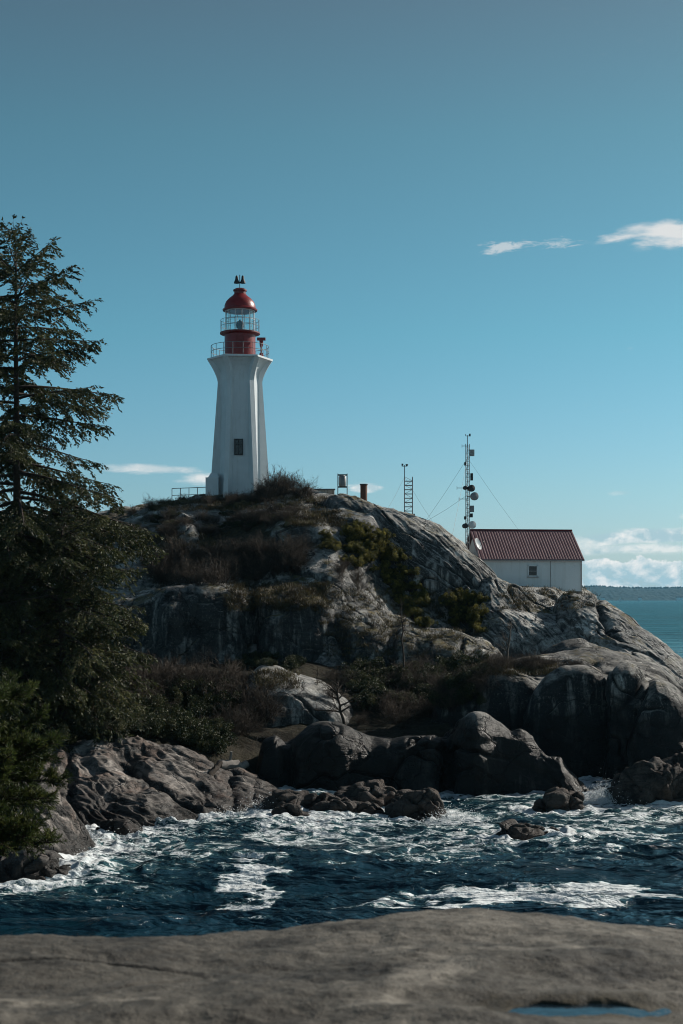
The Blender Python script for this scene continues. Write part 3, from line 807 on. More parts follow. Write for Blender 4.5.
# the tall fir on the left and its neighbours
gz = lambda px, py, Y: at(px, py, Y)
PROF = [(0, 7.0), (.3, 7.6), (.47, 7.6), (.54, 5.7), (.62, 5.4), (.69, 6.0), (.75, 4.5), (.82, 4.5), (.88, 3.8), (.92, 2.5), (.96, 1.2), (1, .15)]
b = gz(17, 716, 73); tall = conifer('fir_tree', 'tall dark fir whose thin trunk and pointed top rise highest against the sky at left', b, (716 - 219) / F * 73, PROF, 5, nb=124, trunk_r=.30, dens=1.15, leafL=.23, leafW=.085, droop=.30, gaps=.12, lv=(.78, 1.03), start=.1)
tall.scale = (.93, .93, .975)
b = gz(-14, 716, 77); conifer('fir_tree', 'second tall fir half cut off by the left picture edge, beside the tallest one', b, (716 - 226) / F * 77, [(0, 5), (.4, 5), (.8, 2.6), (.92, 1.7), (1, .1)], 8, nb=62, trunk_r=.28, droop=.25, gaps=.3)
HT = 'drooping green conifers below the tall fir'
b = gz(62, 742, 71); conifer('hemlock_tree', 'drooping olive-green conifer right of the tall fir trunk, its boughs reaching over the dark cliff', b, (742 - 508) / F * 71, [(0, 3.6), (.35, 4.6), (.6, 4.3), (.85, 2.8), (1, .3)], 12, nb=66, mat=FIR2, trunk_r=.2, droop=.36, leafL=.22, leafW=.08, group=HT, dens=.8, gaps=.35)
b = gz(92, 748, 72); conifer('hemlock_tree', 'smaller olive conifer in front of the bush slope, rightmost of the conifers', b, (748 - 600) / F * 72, [(0, 2.6), (.5, 2.6), (1, .2)], 14, nb=46, mat=FIR2, trunk_r=.14, droop=.36, group=HT)
b = gz(22, 748, 70); conifer('hemlock_tree', 'dense dark conifer low at left, in front of the tall fir trunk', b, (748 - 585) / F * 70, [(0, 3.2), (.5, 3.0), (1, .3)], 16, nb=52, mat=FIR2, trunk_r=.14, droop=.3, group=HT)
b = gz(-22, 750, 69); conifer('hemlock_tree', 'green conifer at the left picture edge just above the near pine', b, (750 - 560) / F * 69, [(0, 3.0), (.5, 3.0), (1, .3)], 18, nb=56, mat=FIR2, trunk_r=.14, droop=.25, group=HT)


def pine(name, label, base, H, rad, seed, mat=PINE):
    rng = np.random.default_rng(seed)
    t = empty(name, base, label, 'pine tree')
    zt = np.linspace(0, 1, 10); TP = np.stack([.3 * np.sin(zt * 3), .1 * zt, zt * H - .3 * (zt == 0)], 1)
    V, Q = tubes_np(TP[None], (.12 * (1 - zt * .9))[None], 9); mesh_np('trunk', V, Q, BARK, t)
    nb = 110; hs = rng.uniform(.3, 1, nb); az = rng.uniform(0, 2 * PI, nb)
    Ln = rad * np.sqrt(np.clip(1 - ((hs - .5) / .56) ** 2, .05, 1)) * rng.uniform(.8, 1.03, nb)
    s = np.linspace(0, 1, 6); el = rng.uniform(-.15, .55, nb)
    tx = np.interp(hs, zt, TP[:, 0])
    BP = np.stack([tx[:, None] + np.cos(az)[:, None] * Ln[:, None] * s, np.sin(az)[:, None] * Ln[:, None] * s,
                   (hs * H)[:, None] + np.sin(el)[:, None] * Ln[:, None] * s + .1 * s ** 2], 2)
    V1, Q1 = tubes_np(BP, (.03 * (1 - .7 * s))[None].repeat(nb, 0), 4)
    m = 85
    i = rng.integers(0, nb, nb * m); ss = rng.uniform(.35, 1, len(i))
    P = np.stack([np.array([np.interp(ss[k], s, BP[i[k], :, c]) for k in range(len(i))]) for c in range(3)], 1)
    D = rng.normal(size=P.shape) * .7 + (BP[i, -1] - BP[i, 0]) / Ln[i][:, None] * .7 + np.array([0, 0, .55]); D /= np.linalg.norm(D, axis=1)[:, None]
    l = rng.uniform(.1, .3, len(P))
    E = P + D * l[:, None]
    V2, Q2 = tubes_np(np.stack([P, E], 1), np.full((len(P), 2), .006), 3)
    mesh_np('limbs', np.concatenate([V1, V2]), np.concatenate([Q1, Q2 + len(V1)]), BARK, t)
    k = 30; r = np.repeat(np.arange(len(P)), k)
    LP = P[r] + D[r] * (l[r] * rng.uniform(.3, 1, len(r)))[:, None]
    LD = D[r] + rng.normal(0, .55, LP.shape)
    V3, Q3 = leaves_np(LP, LD, rng.uniform(.06, .12, len(LP)), .013, rng)
    var = np.repeat(np.clip(rng.normal(.4, .25, len(P)), 0, 1)[r] * .7 + .3 * rng.random(len(r)), 4)
    mesh_np('crown', V3, Q3, mat, t, False, {'var': var})
    return t
b = at(-62, 930, 25); b.z = 4.0
pine('shore_pine', 'soft-focus green pine reaching in from the left edge above the water', b, 4.5, 1.95, 3)


def bare_bush(seed, nst=34, h=2.0, spread=1.1, name='bare_shrub'):
    rng = np.random.default_rng(seed)
    def grow(P0, D0, l, K=5, curve=.25):
        s = np.linspace(0, 1, K)
        B = rng.normal(0, curve, D0.shape)
        P = P0[:, None] + D0[:, None] * (l[:, None] * s)[..., None] + B[:, None] * (l[:, None] * s ** 2)[..., None]
        return P
    D = rng.normal(0, .5, (nst, 3)); D[:, 2] = np.abs(D[:, 2]) * .4 + .9; D /= np.linalg.norm(D, axis=1)[:, None]
    P0 = rng.normal(0, .28 * spread, (nst, 3)); P0[:, 2] = -.15
    A = grow(P0, D, rng.uniform(.6, 1, nst) * h)
    allV = [tubes_np(A, np.linspace(.022, .008, 5)[None].repeat(nst, 0), 3)]
    cur, lev = A, h
    for mult, ln, rr in ((5, .42, .011), (4, .24, .009)):
        i = np.repeat(np.arange(len(cur)), mult)
        s = rng.uniform(.3, 1, len(i)); x = s * (cur.shape[1] - 1); k = np.minimum(x.astype(int), cur.shape[1] - 2); f = (x - k)[:, None]
        P = cur[i, k] * (1 - f) + cur[i, k + 1] * f
        T = cur[i, k + 1] - cur[i, k]; T /= np.linalg.norm(T, axis=1)[:, None] + 1e-9
        D = T + rng.normal(0, .6, T.shape) + np.array([0, 0, .15]); D /= np.linalg.norm(D, axis=1)[:, None]
        nx = grow(P, D, rng.uniform(.5, 1.1, len(i)) * h * ln, 4)
        allV.append(tubes_np(nx, np.linspace(rr, rr * .6, 4)[None].repeat(len(i), 0), 3)); cur = nx
    off = 0; Vs, Qs = [], []
    for V, Q in allV: Vs.append(V); Qs.append(Q + off); off += len(V)
    V = np.concatenate(Vs); var = np.repeat(rng.random(len(V) // 12 + 1), 12)[:len(V)]
    return V, np.concatenate(Qs), var


def leafy_bush(seed, h=1.4, n=2600, L=.11, W=.07, rx=1.1, clumps=16, cr_=(.22, .48)):
    rng = np.random.default_rng(seed)
    cc = rng.normal(0, .42, (clumps, 3)) * np.array([rx, rx, .55]); cc[:, 2] = np.abs(cc[:, 2]) * h + .25 * h
    cr = rng.uniform(*cr_, clumps)
    i = rng.integers(0, clumps, n)
    d = rng.normal(size=(n, 3)); d /= np.linalg.norm(d, axis=1)[:, None]
    P = cc[i] + d * (cr[i] * rng.uniform(.5, 1.05, n) ** .6)[:, None]
    P = P[P[:, 2] > -.1]; d = d[:len(P)]
    D = rng.normal(0, .8, P.shape) + np.array([0, 0, .5])
    V, Q = leaves_np(P, D, L * rng.uniform(.6, 1.2, len(P)), W * rng.uniform(.7, 1.2, len(P)), rng)
    cv = rng.random(clumps)
    var = np.repeat(np.clip(.75 * cv[i][:len(P)] + .35 * rng.random(len(P)), 0, 1), 4)
    S = np.zeros((clumps, 4, 3)); s = np.linspace(0, 1, 4)
    S[:] = (cc * 1.0)[:, None] * s[None, :, None]; S[:, 0, 2] = -.3
    SV, SQ = tubes_np(S, np.linspace(.03, .01, 4)[None].repeat(clumps, 0), 4)
    return (V, Q, var), (SV, SQ)


# surface lookup: height of the ground at (x, y)
from mathutils.bvhtree import BVHTree
_dg = []
def build_bvh():
    for nm in GRIDS:
        o = bpy.data.objects[nm]
        me = o.data
        v = np.zeros(len(me.vertices) * 3, np.float32); me.vertices.foreach_get('co', v)
        q = np.zeros(len(me.loops), np.int32); me.loops.foreach_get('vertex_index', q)
        _dg.append(BVHTree.FromPolygons([tuple(a) for a in v.reshape(-1, 3).tolist()], q.reshape(-1, 4).tolist()))
build_bvh()


def ground(x, y):
    best = -5
    for t in _dg:
        h = t.ray_cast(Vector((x, y, 60)), Vector((0, 0, -1)))
        if h[0] is not None and h[0].z > best: best = h[0].z
    return best


def place(px, Y, sink=.1):
    x = (px - CX) / F * Y
    return Vector((x, Y, ground(x, Y) - sink))


def visible_ground(px, py):
    """first ground hit along the sight line: a place where the photo shows something growing"""
    d = Vector(((px - CX) / F, 1, (HZ - py) / F)).normalized()
    best = None
    for t in _dg:
        h = t.ray_cast(Vector((0, 20, EYE)) + d * 0 if False else Vector((0, 0, EYE)), d)
        if h[0] is not None and (best is None or h[3] < best[3]): best = h
    return best[0] if best else None


bare_protos = [bare_bush(s) for s in (1, 2, 3, 4)]
BARE_ME = []
LEAF_ME = {}
def proto_bare(k, mat=TWIG):
    if len(BARE_ME) <= k:
        V, Q, var = bare_protos[k]
        me = mesh_np('bare_shrub', V, Q, mat, attrs={'var': var}).data
        o = bpy.data.objects[-1] if False else None
        for ob in list(C.objects):
            if ob.data is me: bpy.data.objects.remove(ob)
        BARE_ME.append(me)
    return BARE_ME[k]
for k in range(4): proto_bare(k)


def bare(loc, sc, rz, label, group, k):
    o = bpy.data.objects.new('bare_shrub', BARE_ME[k % 4]); C.objects.link(o)
    o.location = loc; o.scale = sc if isinstance(sc, tuple) else (sc, sc, sc); o.rotation_euler = (0, 0, rz)
    return tag(o, label, 'bush', group)


LEAFDEF = {'salal': (SALAL, [leafy_bush(s, 1.5, 3000, .13, .085) for s in (21, 22, 23)], 'leafy_shrub'),
           'gorse': (IVY, [leafy_bush(s, 1.5, 4200, .10, .065, 1.1, 30, (.14, .30)) for s in (31, 32, 33)], 'evergreen_shrub')}
for kx, (mat, defs, nm) in LEAFDEF.items():
    LEAF_ME[kx] = []
    for (V, Q, var), (SV, SQ) in defs:
        a = mesh_np('foliage', V, Q, mat, None, False, {'var': var}); b2 = mesh_np('stem', SV, SQ, BARK)
        LEAF_ME[kx].append((a.data, b2.data))
        bpy.data.objects.remove(a); bpy.data.objects.remove(b2)


def leafy(kx, loc, sc, rz, label, group, k):
    nm = LEAFDEF[kx][2]
    t = empty(nm, loc, label, 'bush', group, rz)
    t.scale = sc if isinstance(sc, tuple) else (sc, sc, sc)
    for n_, me in zip(('foliage', 'stem'), LEAF_ME[kx][k % 3]):
        o = bpy.data.objects.new(n_, me); C.objects.link(o); o.parent = t
    return t


rr = random.Random(99)
def thicket(kind, poly, n, sc, label, group, flat=1.0):
    """plants rooted where the photograph shows them growing: poly = list of (px, py) spots' extents (x0,x1,yfun)"""
    k = 0; tries = 0
    while k < n and tries < n * 20:
        tries += 1
        px, py = poly(rr)
        p = visible_ground(px, py)
        if p is None or p.z < .9: continue
        s = rr.uniform(*sc); s3 = (s, s, s * flat * rr.uniform(.85, 1.15))
        loc = p - Vector((0, 0, .08))
        if kind == 'bare': bare(loc, s3, rr.uniform(0, 6.28), label, group, rr.randrange(4))
        else: leafy(kind, loc, s3, rr.uniform(0, 6.28), label, group, rr.randrange(3))
        k += 1


def band(pts, spread):
    def f(r):
        xs = [p[0] for p in pts]; x = r.uniform(xs[0], xs[-1])
        y = float(np.interp(x, xs, [p[1] for p in pts])) + r.uniform(-spread, spread)
        return x, y
    return f


# bushes (image places -> first ground met along the sight line -> real standing points)
def row_on(Yf, pts, n, kind, sc, label, group, flat=1.0, jit=1.5):
    for k in range(n):
        x = rr.uniform(pts[0], pts[1]); Y = Yf(x) + rr.uniform(-jit, jit)
        loc = place(x, Y, .08)
        s = rr.uniform(*sc); s3 = (s, s, s * flat * rr.uniform(.85, 1.15))
        if kind == 'bare': bare(loc, s3, rr.uniform(0, 6.28), label, group, rr.randrange(4))
        else: leafy(kind, loc, s3, rr.uniform(0, 6.28), label, group, rr.randrange(3))

row_on(lambda x: 108.3, (207, 262), 18, 'bare', (.3, .5), 'low bare brown shrub along the foot of the lighthouse', 'bare shrubs at the foot of the lighthouse', .8, 1.0)
row_on(lambda x: 108.3, (262, 306), 14, 'bare', (.45, .72), 'taller rounded bare shrub on the crest just right of the lighthouse', 'rounded bare shrubs right of the lighthouse', .95, 1.1)
row_on(lambda x: 110.5, (140, 207), 12, 'bare', (.2, .36), 'small bare shrub on the ridge left of the lighthouse', 'ridge shrubs left of the lighthouse', .8, 1.2)
thicket('bare', band([(130, 524), (200, 522), (290, 522), (296, 524)], 15), 34, (.3, .6), 'bare brown shrub on the slope just below the lighthouse', 'bare shrubs on the upper slope', .85)
thicket('bare', band([(150, 570), (180, 572), (240, 572), (300, 560)], 14), 54, (.4, .85), 'bare grey-brown shrub in the hollow above the middle cliff', 'bare shrubs in the upper hollow', .95)
thicket('bare', band([(110, 702), (180, 698), (240, 702), (268, 716)], 15), 62, (.55, .9), 'bare reddish-brown shrub in the thicket below the middle cliff', 'bare shrubs in the thicket below the cliff', 1.0)
thicket('bare', band([(225, 735), (255, 730)], 12), 8, (.5, .8), 'bare shrub in the dark cleft above the pale log', 'bare shrubs in the cleft', 1.0)
thicket('bare', band([(350, 722), (420, 705), (470, 695), (490, 695)], 14), 24, (.35, .75), 'dark shrub in the gully behind the front rock', 'dark shrubs in the gully', .9)
thicket('bare', band([(330, 690), (400, 680), (440, 682)], 10), 16, (.4, .7), 'bare shrub at the right foot of the middle cliff', 'bare shrubs at the right foot of the middle cliff', .9)
thicket('bare', band([(492, 665), (530, 667), (590, 668)], 4), 28, (.2, .55), 'rusty bare shrub on the ledge above the right cliff', 'rusty shrubs on the right ledge', .8)
thicket('bare', band([(340, 575), (360, 585)], 6), 6, (.3, .5), 'thin bare shrub at the lower left of the granite dome hollow', 'thin shrubs under the granite dome', .9)
thicket('salal', band([(60, 738), (120, 728), (180, 735), (215, 745)], 9), 44, (.55, .95), 'glossy-leaved evergreen shrub right above the left shore rock', 'glossy shrubs above the left shore rock', 1.0)
thicket('salal', band([(232, 668), (262, 662), (300, 668)], 7), 16, (.35, .7), 'dark leafy shrub against the foot of the middle cliff', 'leafy shrubs at the foot of the middle cliff', .9)
thicket('salal', band([(130, 522), (200, 516), (290, 520)], 12), 34, (.25, .5), 'dark low evergreen shrub on the upper slope under the lighthouse', 'low evergreen shrubs on the upper slope', .7)
thicket('salal', band([(130, 705), (200, 705), (250, 715)], 14), 40, (.6, 1.0), 'leafy green shrub among the bare bushes in mid slope', 'leafy shrubs in the mid-slope thicket', 1.0)
thicket('salal', band([(0, 735), (70, 735)], 12), 22, (.6, 1.0), 'leafy shrub under the conifers at left', 'shrubs under the conifers', 1.0)
thicket('salal', band([(350, 690), (400, 690), (480, 685)], 20), 70, (.4, .85), 'dark leafy shrub in the gully below the middle slab', 'leafy shrubs in the gully', .9)
thicket('gorse', band([(345, 545), (370, 550), (395, 575), (412, 598), (425, 608)], 22), 80, (.45, .8), 'yellow-green shrub clinging to the hollow left of the granite dome', 'yellow-green shrubs in the hollow beside the dome', 1.0)
thicket('gorse', band([(446, 618), (462, 605), (482, 618)], 16), 44, (.4, .7), 'yellow-green shrub in the cleft under the tall mast', 'yellow-green shrubs in the cleft under the mast', 1.0)
thicket('gorse', band([(325, 540), (350, 548)], 8), 10, (.35, .6), 'small mossy green shrub beside the rounded outcrop', 'small shrubs beside the rounded outcrop', .8)


def snag(label, base, H, seed, nb=9, r=.07, mat=DEADW, lean=(0, 0), sp=.45, name='dead_tree'):
    rng = np.random.default_rng(seed); t = empty(name, base, label, 'dead tree')
    K = 9; s = np.linspace(0, 1, K)
    TP = np.stack([lean[0] * s + rng.normal(0, .02, K) * H * s, lean[1] * s, s * H - .2 * (s == 0)], 1)
    V, Q = tubes_np(TP[None], (r * (1 - .8 * s))[None], 7); mesh_np('trunk', V, Q, mat, t)
    hs = rng.uniform(.3, .95, nb); i = np.clip((hs * (K - 1)).astype(int), 0, K - 2)
    D = rng.normal(0, 1, (nb, 3)); D[:, 1] *= .6; D[:, 2] = np.abs(D[:, 2]) * .6 + .25; D /= np.linalg.norm(D, axis=1)[:, None]
    l = rng.uniform(.5, 1, nb) * H * sp * (1.1 - hs * .6)
    k = np.linspace(0, 1, 5)
    B = TP[i][:, None] + D[:, None] * (l[:, None] * k)[..., None] + rng.normal(0, .25, (nb, 1, 3)) * (l[:, None] * k ** 2)[..., None]
    V1, Q1 = tubes_np(B, (r * .45 * (1 - .8 * k))[None].repeat(nb, 0), 4)
    j = np.repeat(np.arange(nb), 7); m = rng.integers(1, 4, len(j)); D2 = D[j] + rng.normal(0, .7, (len(j), 3)); l2 = l[j] * rng.uniform(.2, .5, len(j))
    B2 = B[j, m][:, None] + D2[:, None] * (l2[:, None] * k)[..., None]
    V2, Q2 = tubes_np(B2, (r * .16 * (1 - .7 * k))[None].repeat(len(j), 0), 3)
    mesh_np('limbs', np.concatenate([V1, V2]), np.concatenate([Q1, Q2 + len(V1)]), mat, t)
    return t
snag('thin dead conifer stem standing against the middle slab', at(404, 664, 88), 66 / F * 88, 2, 16, .07, BARK, (-.25, 0), .14)
snag('gnarled leafless tree leaning over the ledge rock behind the front rock', at(347, 738, 77), 52 / F * 77, 4, 14, .12, BARK, (-.6, 0), .75)
snag('small grey dead tree beside the rusty shrubs under the house', at(507, 662, 93), 42 / F * 93, 6, 9, .08, DEADW, (.25, 0), .45)
snag('bare sapling rising through the thicket below the middle cliff', at(316, 700, 83), 34 / F * 83, 9, 10, .05, BARK, (0.1, 0), .4)


def grass_tufts():
    rng = np.random.default_rng(77); Vs = []; var = []
    spots = []
    zones = [((150, 325), (498, 512), 260), ((285, 345), (512, 528), 200), ((225, 330), (584, 612), 420), ((320, 480), (590, 660), 380),
             ((500, 600), (588, 612), 120), ((255, 300), (672, 690), 90), ((470, 560), (664, 676), 160), ((120, 215), (535, 560), 160), ((365, 400), (730, 745), 80)]
    P = []
    for (x0, x1), (y0, y1), n in zones:
        for _ in range(n):
            p = visible_ground(rng.uniform(x0, x1), rng.uniform(y0, y1))
            if p is not None and p.z > 3: P.append(p)
    P = np.array([tuple(p) for p in P])
    r = np.repeat(np.arange(len(P)), 26)
    B = P[r] + rng.normal(0, .16, (len(r), 3)) * np.array([1, 1, .1])
    D = rng.normal(0, .5, B.shape) + np.array([0, 0, 1])
    V, Q = leaves_np(B, D, rng.uniform(.15, .42, len(B)), .03, rng)
    o = mesh_np('dry_grass', V, Q, GRASS, None, False, {'var': np.repeat(rng.random(len(B)), 4)})
    tag(o, 'dry straw-coloured grass growing in tufts on the rock ledges', 'grass', kind='stuff')
grass_tufts()

# ------------------------------------------------------------------ lighthouse
LX, LY = (240 - CX) / F * 112, 112.0
LB = 17.3
def zpx(py, Y=112): return EYE + (HZ - py) / F * Y
LH = empty('lighthouse', (LX, LY, LB), 'white six-sided lighthouse with buttresses and a red lantern on the hilltop', 'lighthouse')


def tower():
    b = MB(); V = []; n_ring = 24
    top = zpx(361) - LB
    cove0 = zpx(383) - LB
    levels = []
    for z in np.linspace(-.6, cove0, 14): levels.append(z)
    for k in range(1, 13): levels.append(cove0 + (top - cove0) * k / 12)
    for z in levels:
        t = np.clip(z / cove0, 0, 1)
        rc = 1.76 * (1 - t) + 1.56 * t; rb = 2.42 * (1 - t) + 1.74 * t; hw = .20
        if z > cove0:
            k = (z - cove0) / (top - cove0)
            f = 1 - math.cos(k * PI / 2) if k < 1 else 1
            rb = 1.74 + (2.52 - 1.74) * (k ** 1.5)
            rc = 1.56 + (2.40 - 1.56) * (k ** 2.6)
        for s in range(6):
            a = s * PI / 3
            c, sn = math.cos(a), math.sin(a)
            # core meets the buttress flank
            ap = rc * math.cos(PI / 6)
            fl = rc - hw * math.tan(PI / 6)
            fl = min(fl, rb - .02)
            for (rad, lat) in ((fl, -hw), (rb, -hw), (rb, hw), (fl, hw)):
                V.append((rad * c - lat * sn, rad * sn + lat * c, z))
    m = len(levels)
    fs = [(i * n_ring + k, i * n_ring + (k + 1) % n_ring, (i + 1) * n_ring + (k + 1) % n_ring, (i + 1) * n_ring + k) for i in range(m - 1) for k in range(n_ring)]
    b.add(V, fs)
    t = b.build('tower', WHITE, LH)
    t.rotation_euler.z = R(6)
    d = MB(); d.lathe([(2.50, top + .003), (2.58, top + .02), (2.58, top + .16), (2.50, top + .18)], 6); dk = d.build('gallery_deck', WHITE, LH); dk.rotation_euler.z = R(6)
    gz_ = top + .18
    # window
    w = MB(); wz = zpx(449) - LB; ya = -1.665 * math.cos(PI / 6) - .06
    fr = MB()
    for dx in (-.3, .3): fr.box((dx, ya, wz), (.07, .14, 1.2))
    for dz in (-.6, .6): fr.box((0, ya, wz + dz), (.67, .14, .07))
    fo = fr.build('window', DKMET, LH)
    pa = MB(); pa.box((0, ya + .02, wz), (.53, .06, 1.13)); pa.build('pane', PANE, fo)
    mu = MB(); mu.box((0, ya - .03, wz), (.03, .03, 1.12)); mu.box((0, ya - .035, wz + .2), (.52, .03, .03)); mu.build('glazing_bar', DKMET, fo)
    # entrance annex on the left
    ax = -2.1
    a = MB(); a.box((ax, -.55, .65), (1.0, 1.3, 2.9)); an = a.build('entrance_porch', WHITE, LH)
    a = MB(); V = []
    a.box((ax + .12, -.55, 2.28), (.86, 1.28, .36), taper=.55); a.build('porch_roof', WHITE, an)
    # gallery railing
    rl = MB(); nr = 18; rad = 2.28
    for k in range(nr):
        an_ = 2 * PI * k / nr; rl.tube([(rad * math.cos(an_), rad * math.sin(an_), gz_), (rad * math.cos(an_), rad * math.sin(an_), gz_ + .95)], .022, 5)
    for h in (.5, .95): rl.ring((0, 0), rad, gz_ + h, .022, 36)
    rl.build('gallery_railing', STEEL, LH)
    # lantern base (red drum)
    z1 = zpx(335.5) - LB
    c = MB(); c.lathe([(1.24, gz_), (1.26, gz_ + .08), (1.22, gz_ + .1), (1.22, z1)], 32); dr = c.build('red_drum', RED, LH, True)
    c = MB(); c.box((.1, -1.225, gz_ + .85), (.62, .05, 1.5)); c.build('door', REDDK, dr)
    c = MB(); c.lathe([(1.22, z1 + .002), (1.58, z1 + .1), (1.58, z1 + .2), (1.1, z1 + .21)], 32); c.build('upper_gallery', REDDK, LH, True)
    z2 = z1 + .2; z3 = zpx(311) - LB
    rl = MB(); rad = 1.52
    for k in range(16):
        an_ = 2 * PI * (k + .5) / 16; rl.tube([(rad * math.cos(an_), rad * math.sin(an_), z2), (rad * math.cos(an_), rad * math.sin(an_), z2 + .98)], .018, 5)
    for h in (.5, .98): rl.ring((0, 0), rad, z2 + h, .018, 36)
    rl.build('upper_railing', STEEL, LH)
    # lantern glazing
    c = MB()
    for k in range(12):
        an_ = 2 * PI * (k + .5) / 12; c.tube([(1.14 * math.cos(an_), 1.14 * math.sin(an_), z2), (1.14 * math.cos(an_), 1.14 * math.sin(an_), z3)], .03, 5)
    c.ring((0, 0), 1.14, z2 + .05, .05, 32); c.ring((0, 0), 1.14, (z2 + z3) / 2 + .15, .022, 32); c.ring((0, 0), 1.14, z3 - .03, .05, 32)
    c.build('lantern_frame', WHITE, LH)
    c = MB(); c.lathe([(1.11, z2 + .02), (1.11, z3 - .02)], 24, cap=False); c.build('lantern_glass', GLASS, LH, True)
    c = MB(); c.lathe([(.16, z2), (.16, z2 + .35), (.28, z2 + .38), (.33, z2 + .62), (.28, z2 + .88), (.12, z2 + .92), (.05, z2 + 1.05)], 16); c.build('lamp', DKMET, LH, True)
    # dome
    c = MB(); c.lathe([(1.12, z3 - .02), (1.36, z3 + .0), (1.38, z3 + .1), (1.24, z3 + .2), (1.22, z3 + .42), (1.10, z3 + .72), (.86, z3 + .98), (.60, z3 + 1.18), (.50, z3 + 1.3)], 36)
    dm = c.build('dome', RED, LH, True)
    z4 = z3 + 1.3
    c = MB(); c.lathe([(.46, z4 - .12), (.46, z4 + .22), (.54, z4 + .26), (.54, z4 + .36), (.36, z4 + .46), (.1, z4 + .5)], 20); c.build('vent_cap', REDDK, dm, True)
    c = MB(); c.tube([(-.02, 0, z4 + .45), (-.02, 0, z4 + 1.55)], .03, 6)
    c.tube([(-.3, 0, z4 + .92), (.3, 0, z4 + .92)], .025, 5)
    c.build('mast', DKMET, dm)
    for dx in (-.26, .22):
        c = MB(); c.lathe([(.22, z4 + .88), (.22, z4 + .96), (.12, z4 + 1.2), (.10, z4 + 1.42), (.03, z4 + 1.5)], 10, c=(dx, 0, 0)); c.build('beacon', DKMET, dm, True)
    # fog signal post on the gallery, right side
    fx, fy = 1.72, -.7
    c = MB(); c.lathe([(.15, gz_), (.15, gz_ + .3), (.07, gz_ + .35), (.07, gz_ + .75), (.13, gz_ + .9), (.16, gz_ + 1.3)], 10, c=(fx, fy, 0))
    c.box((fx, fy, gz_ + 1.42), (.66, .3, .2)); c.build('fog_horn', RED, LH, True)
tower()


# ------------------------------------------------------------------ house
def house():
    ang = R(6.5)
    Yf = 112.0; x1 = (582 - CX) / F * Yf; zb = 9.6
    L, D = 7.95, 6.6
    base = Vector((x1 - L * math.cos(ang), Yf - L * math.sin(ang), zb))
    h = empty('house', base, 'white keeper building with red ribbed metal roof on the rock shoulder', 'house', rz=0)
    h.rotation_euler = (0, 0, ang)
    ez = zpx(558, Yf) - zb; rz_ = zpx(531.5, Yf + D / 2) - zb
    w = MB()
    w.add([(0, 0, .9), (L, 0, .9), (L, D, .9), (0, D, .9), (0, 0, ez), (L, 0, ez), (L, D, ez), (0, D, ez), (0, D / 2, rz_ - .08), (L, D / 2, rz_ - .08)],
          [(0, 1, 5, 4), (1, 2, 6, 9, 5), (2, 3, 7, 6), (3, 0, 4, 8, 7), (0, 3, 2, 1)])
    wo = w.build('wall', WALLW, h)
    c = MB(); c.box((L / 2, D / 2, .25), (L + .06, D + .06, 1.35)); c.build('foundation', CONC, h)
    # corrugated roof, two slopes, with thickness
    n = 420; xs = np.linspace(-.35, L + .12, n)
    b = MB(); ov = .28; sl = (rz_ - ez) / (D / 2)
    for side in (0, 1):
        V = []
        for x in xs:
            rib = .022 * (1 if (int(x / .11) % 2 == 0) else 0)
            for (yy, zz) in ((-ov, ez - ov * sl), (D / 2, rz_)):
                y = yy if side == 0 else D - yy
                V.append((x, y, zz + .07 + rib)); V.append((x, y, zz))
        fs = []
        for i in range(n - 1):
            a = 4 * i; q = a + 4
            f = [(a, a + 2, q + 2, q), (a + 1, q + 1, q + 3, a + 3), (a, q, q + 1, a + 1), (a + 2, a + 3, q + 3, q + 2)]
            fs += f if side == 0 else [g[::-1] for g in f]
        fs += [(0, 1, 3, 2), (4 * n - 4, 4 * n - 2, 4 * n - 1, 4 * n - 3)]
        b.add(V, fs)
    ro = b.build('roof', ROOF, h)
    c = MB(); c.tube([(-.35, D / 2, rz_ + .09), (L + .12, D / 2, rz_ + .09)], .08, 6); c.build('ridge_cap', REDDK, ro)
    c = MB(); c.tube([(-.3, -ov - .05, ez - ov * sl - .02), (L + .1, -ov - .05, ez - ov * sl - .02)], .055, 6); c.build('gutter', TRIM, ro)
    c = MB(); c.tube([(L - .06, -.06, 1), (L - .06, -.06, ez - .1)], .04, 6); c.build('downpipe', TRIM, h)
    wx = L - (582 - 531.5) / F * Yf; wz = zpx(571, Yf) - zb
    f = MB()
    for dx in (-.36, .36): f.box((wx + dx, -.03, wz), (.09, .1, .9))
    for dz in (-.41, .41): f.box((wx, -.03, wz + dz), (.81, .1, .09))
    fo = f.build('window', WALLW, h)
    f = MB(); f.box((wx, -.012, wz), (.66, .04, .76)); f.build('pane', PANE, fo)
    f = MB(); f.box((wx, -.045, wz - .02), (.64, .03, .045)); f.build('glazing_bar', TRIM, fo)
    f = MB(); f.box((wx, -.07, wz - .49), (.92, .16, .05)); f.build('sill', TRIM, fo)
    f = MB()
    f.box((L - 2.55, -.012, 2.35), (.05, .035, 2.8)); f.build('cover_strip', TRIM, h)
    return h
house()


# ------------------------------------------------------------------ masts and small things on the crest
def place_at(px, Y, sink=0): return place(px, Y, sink)


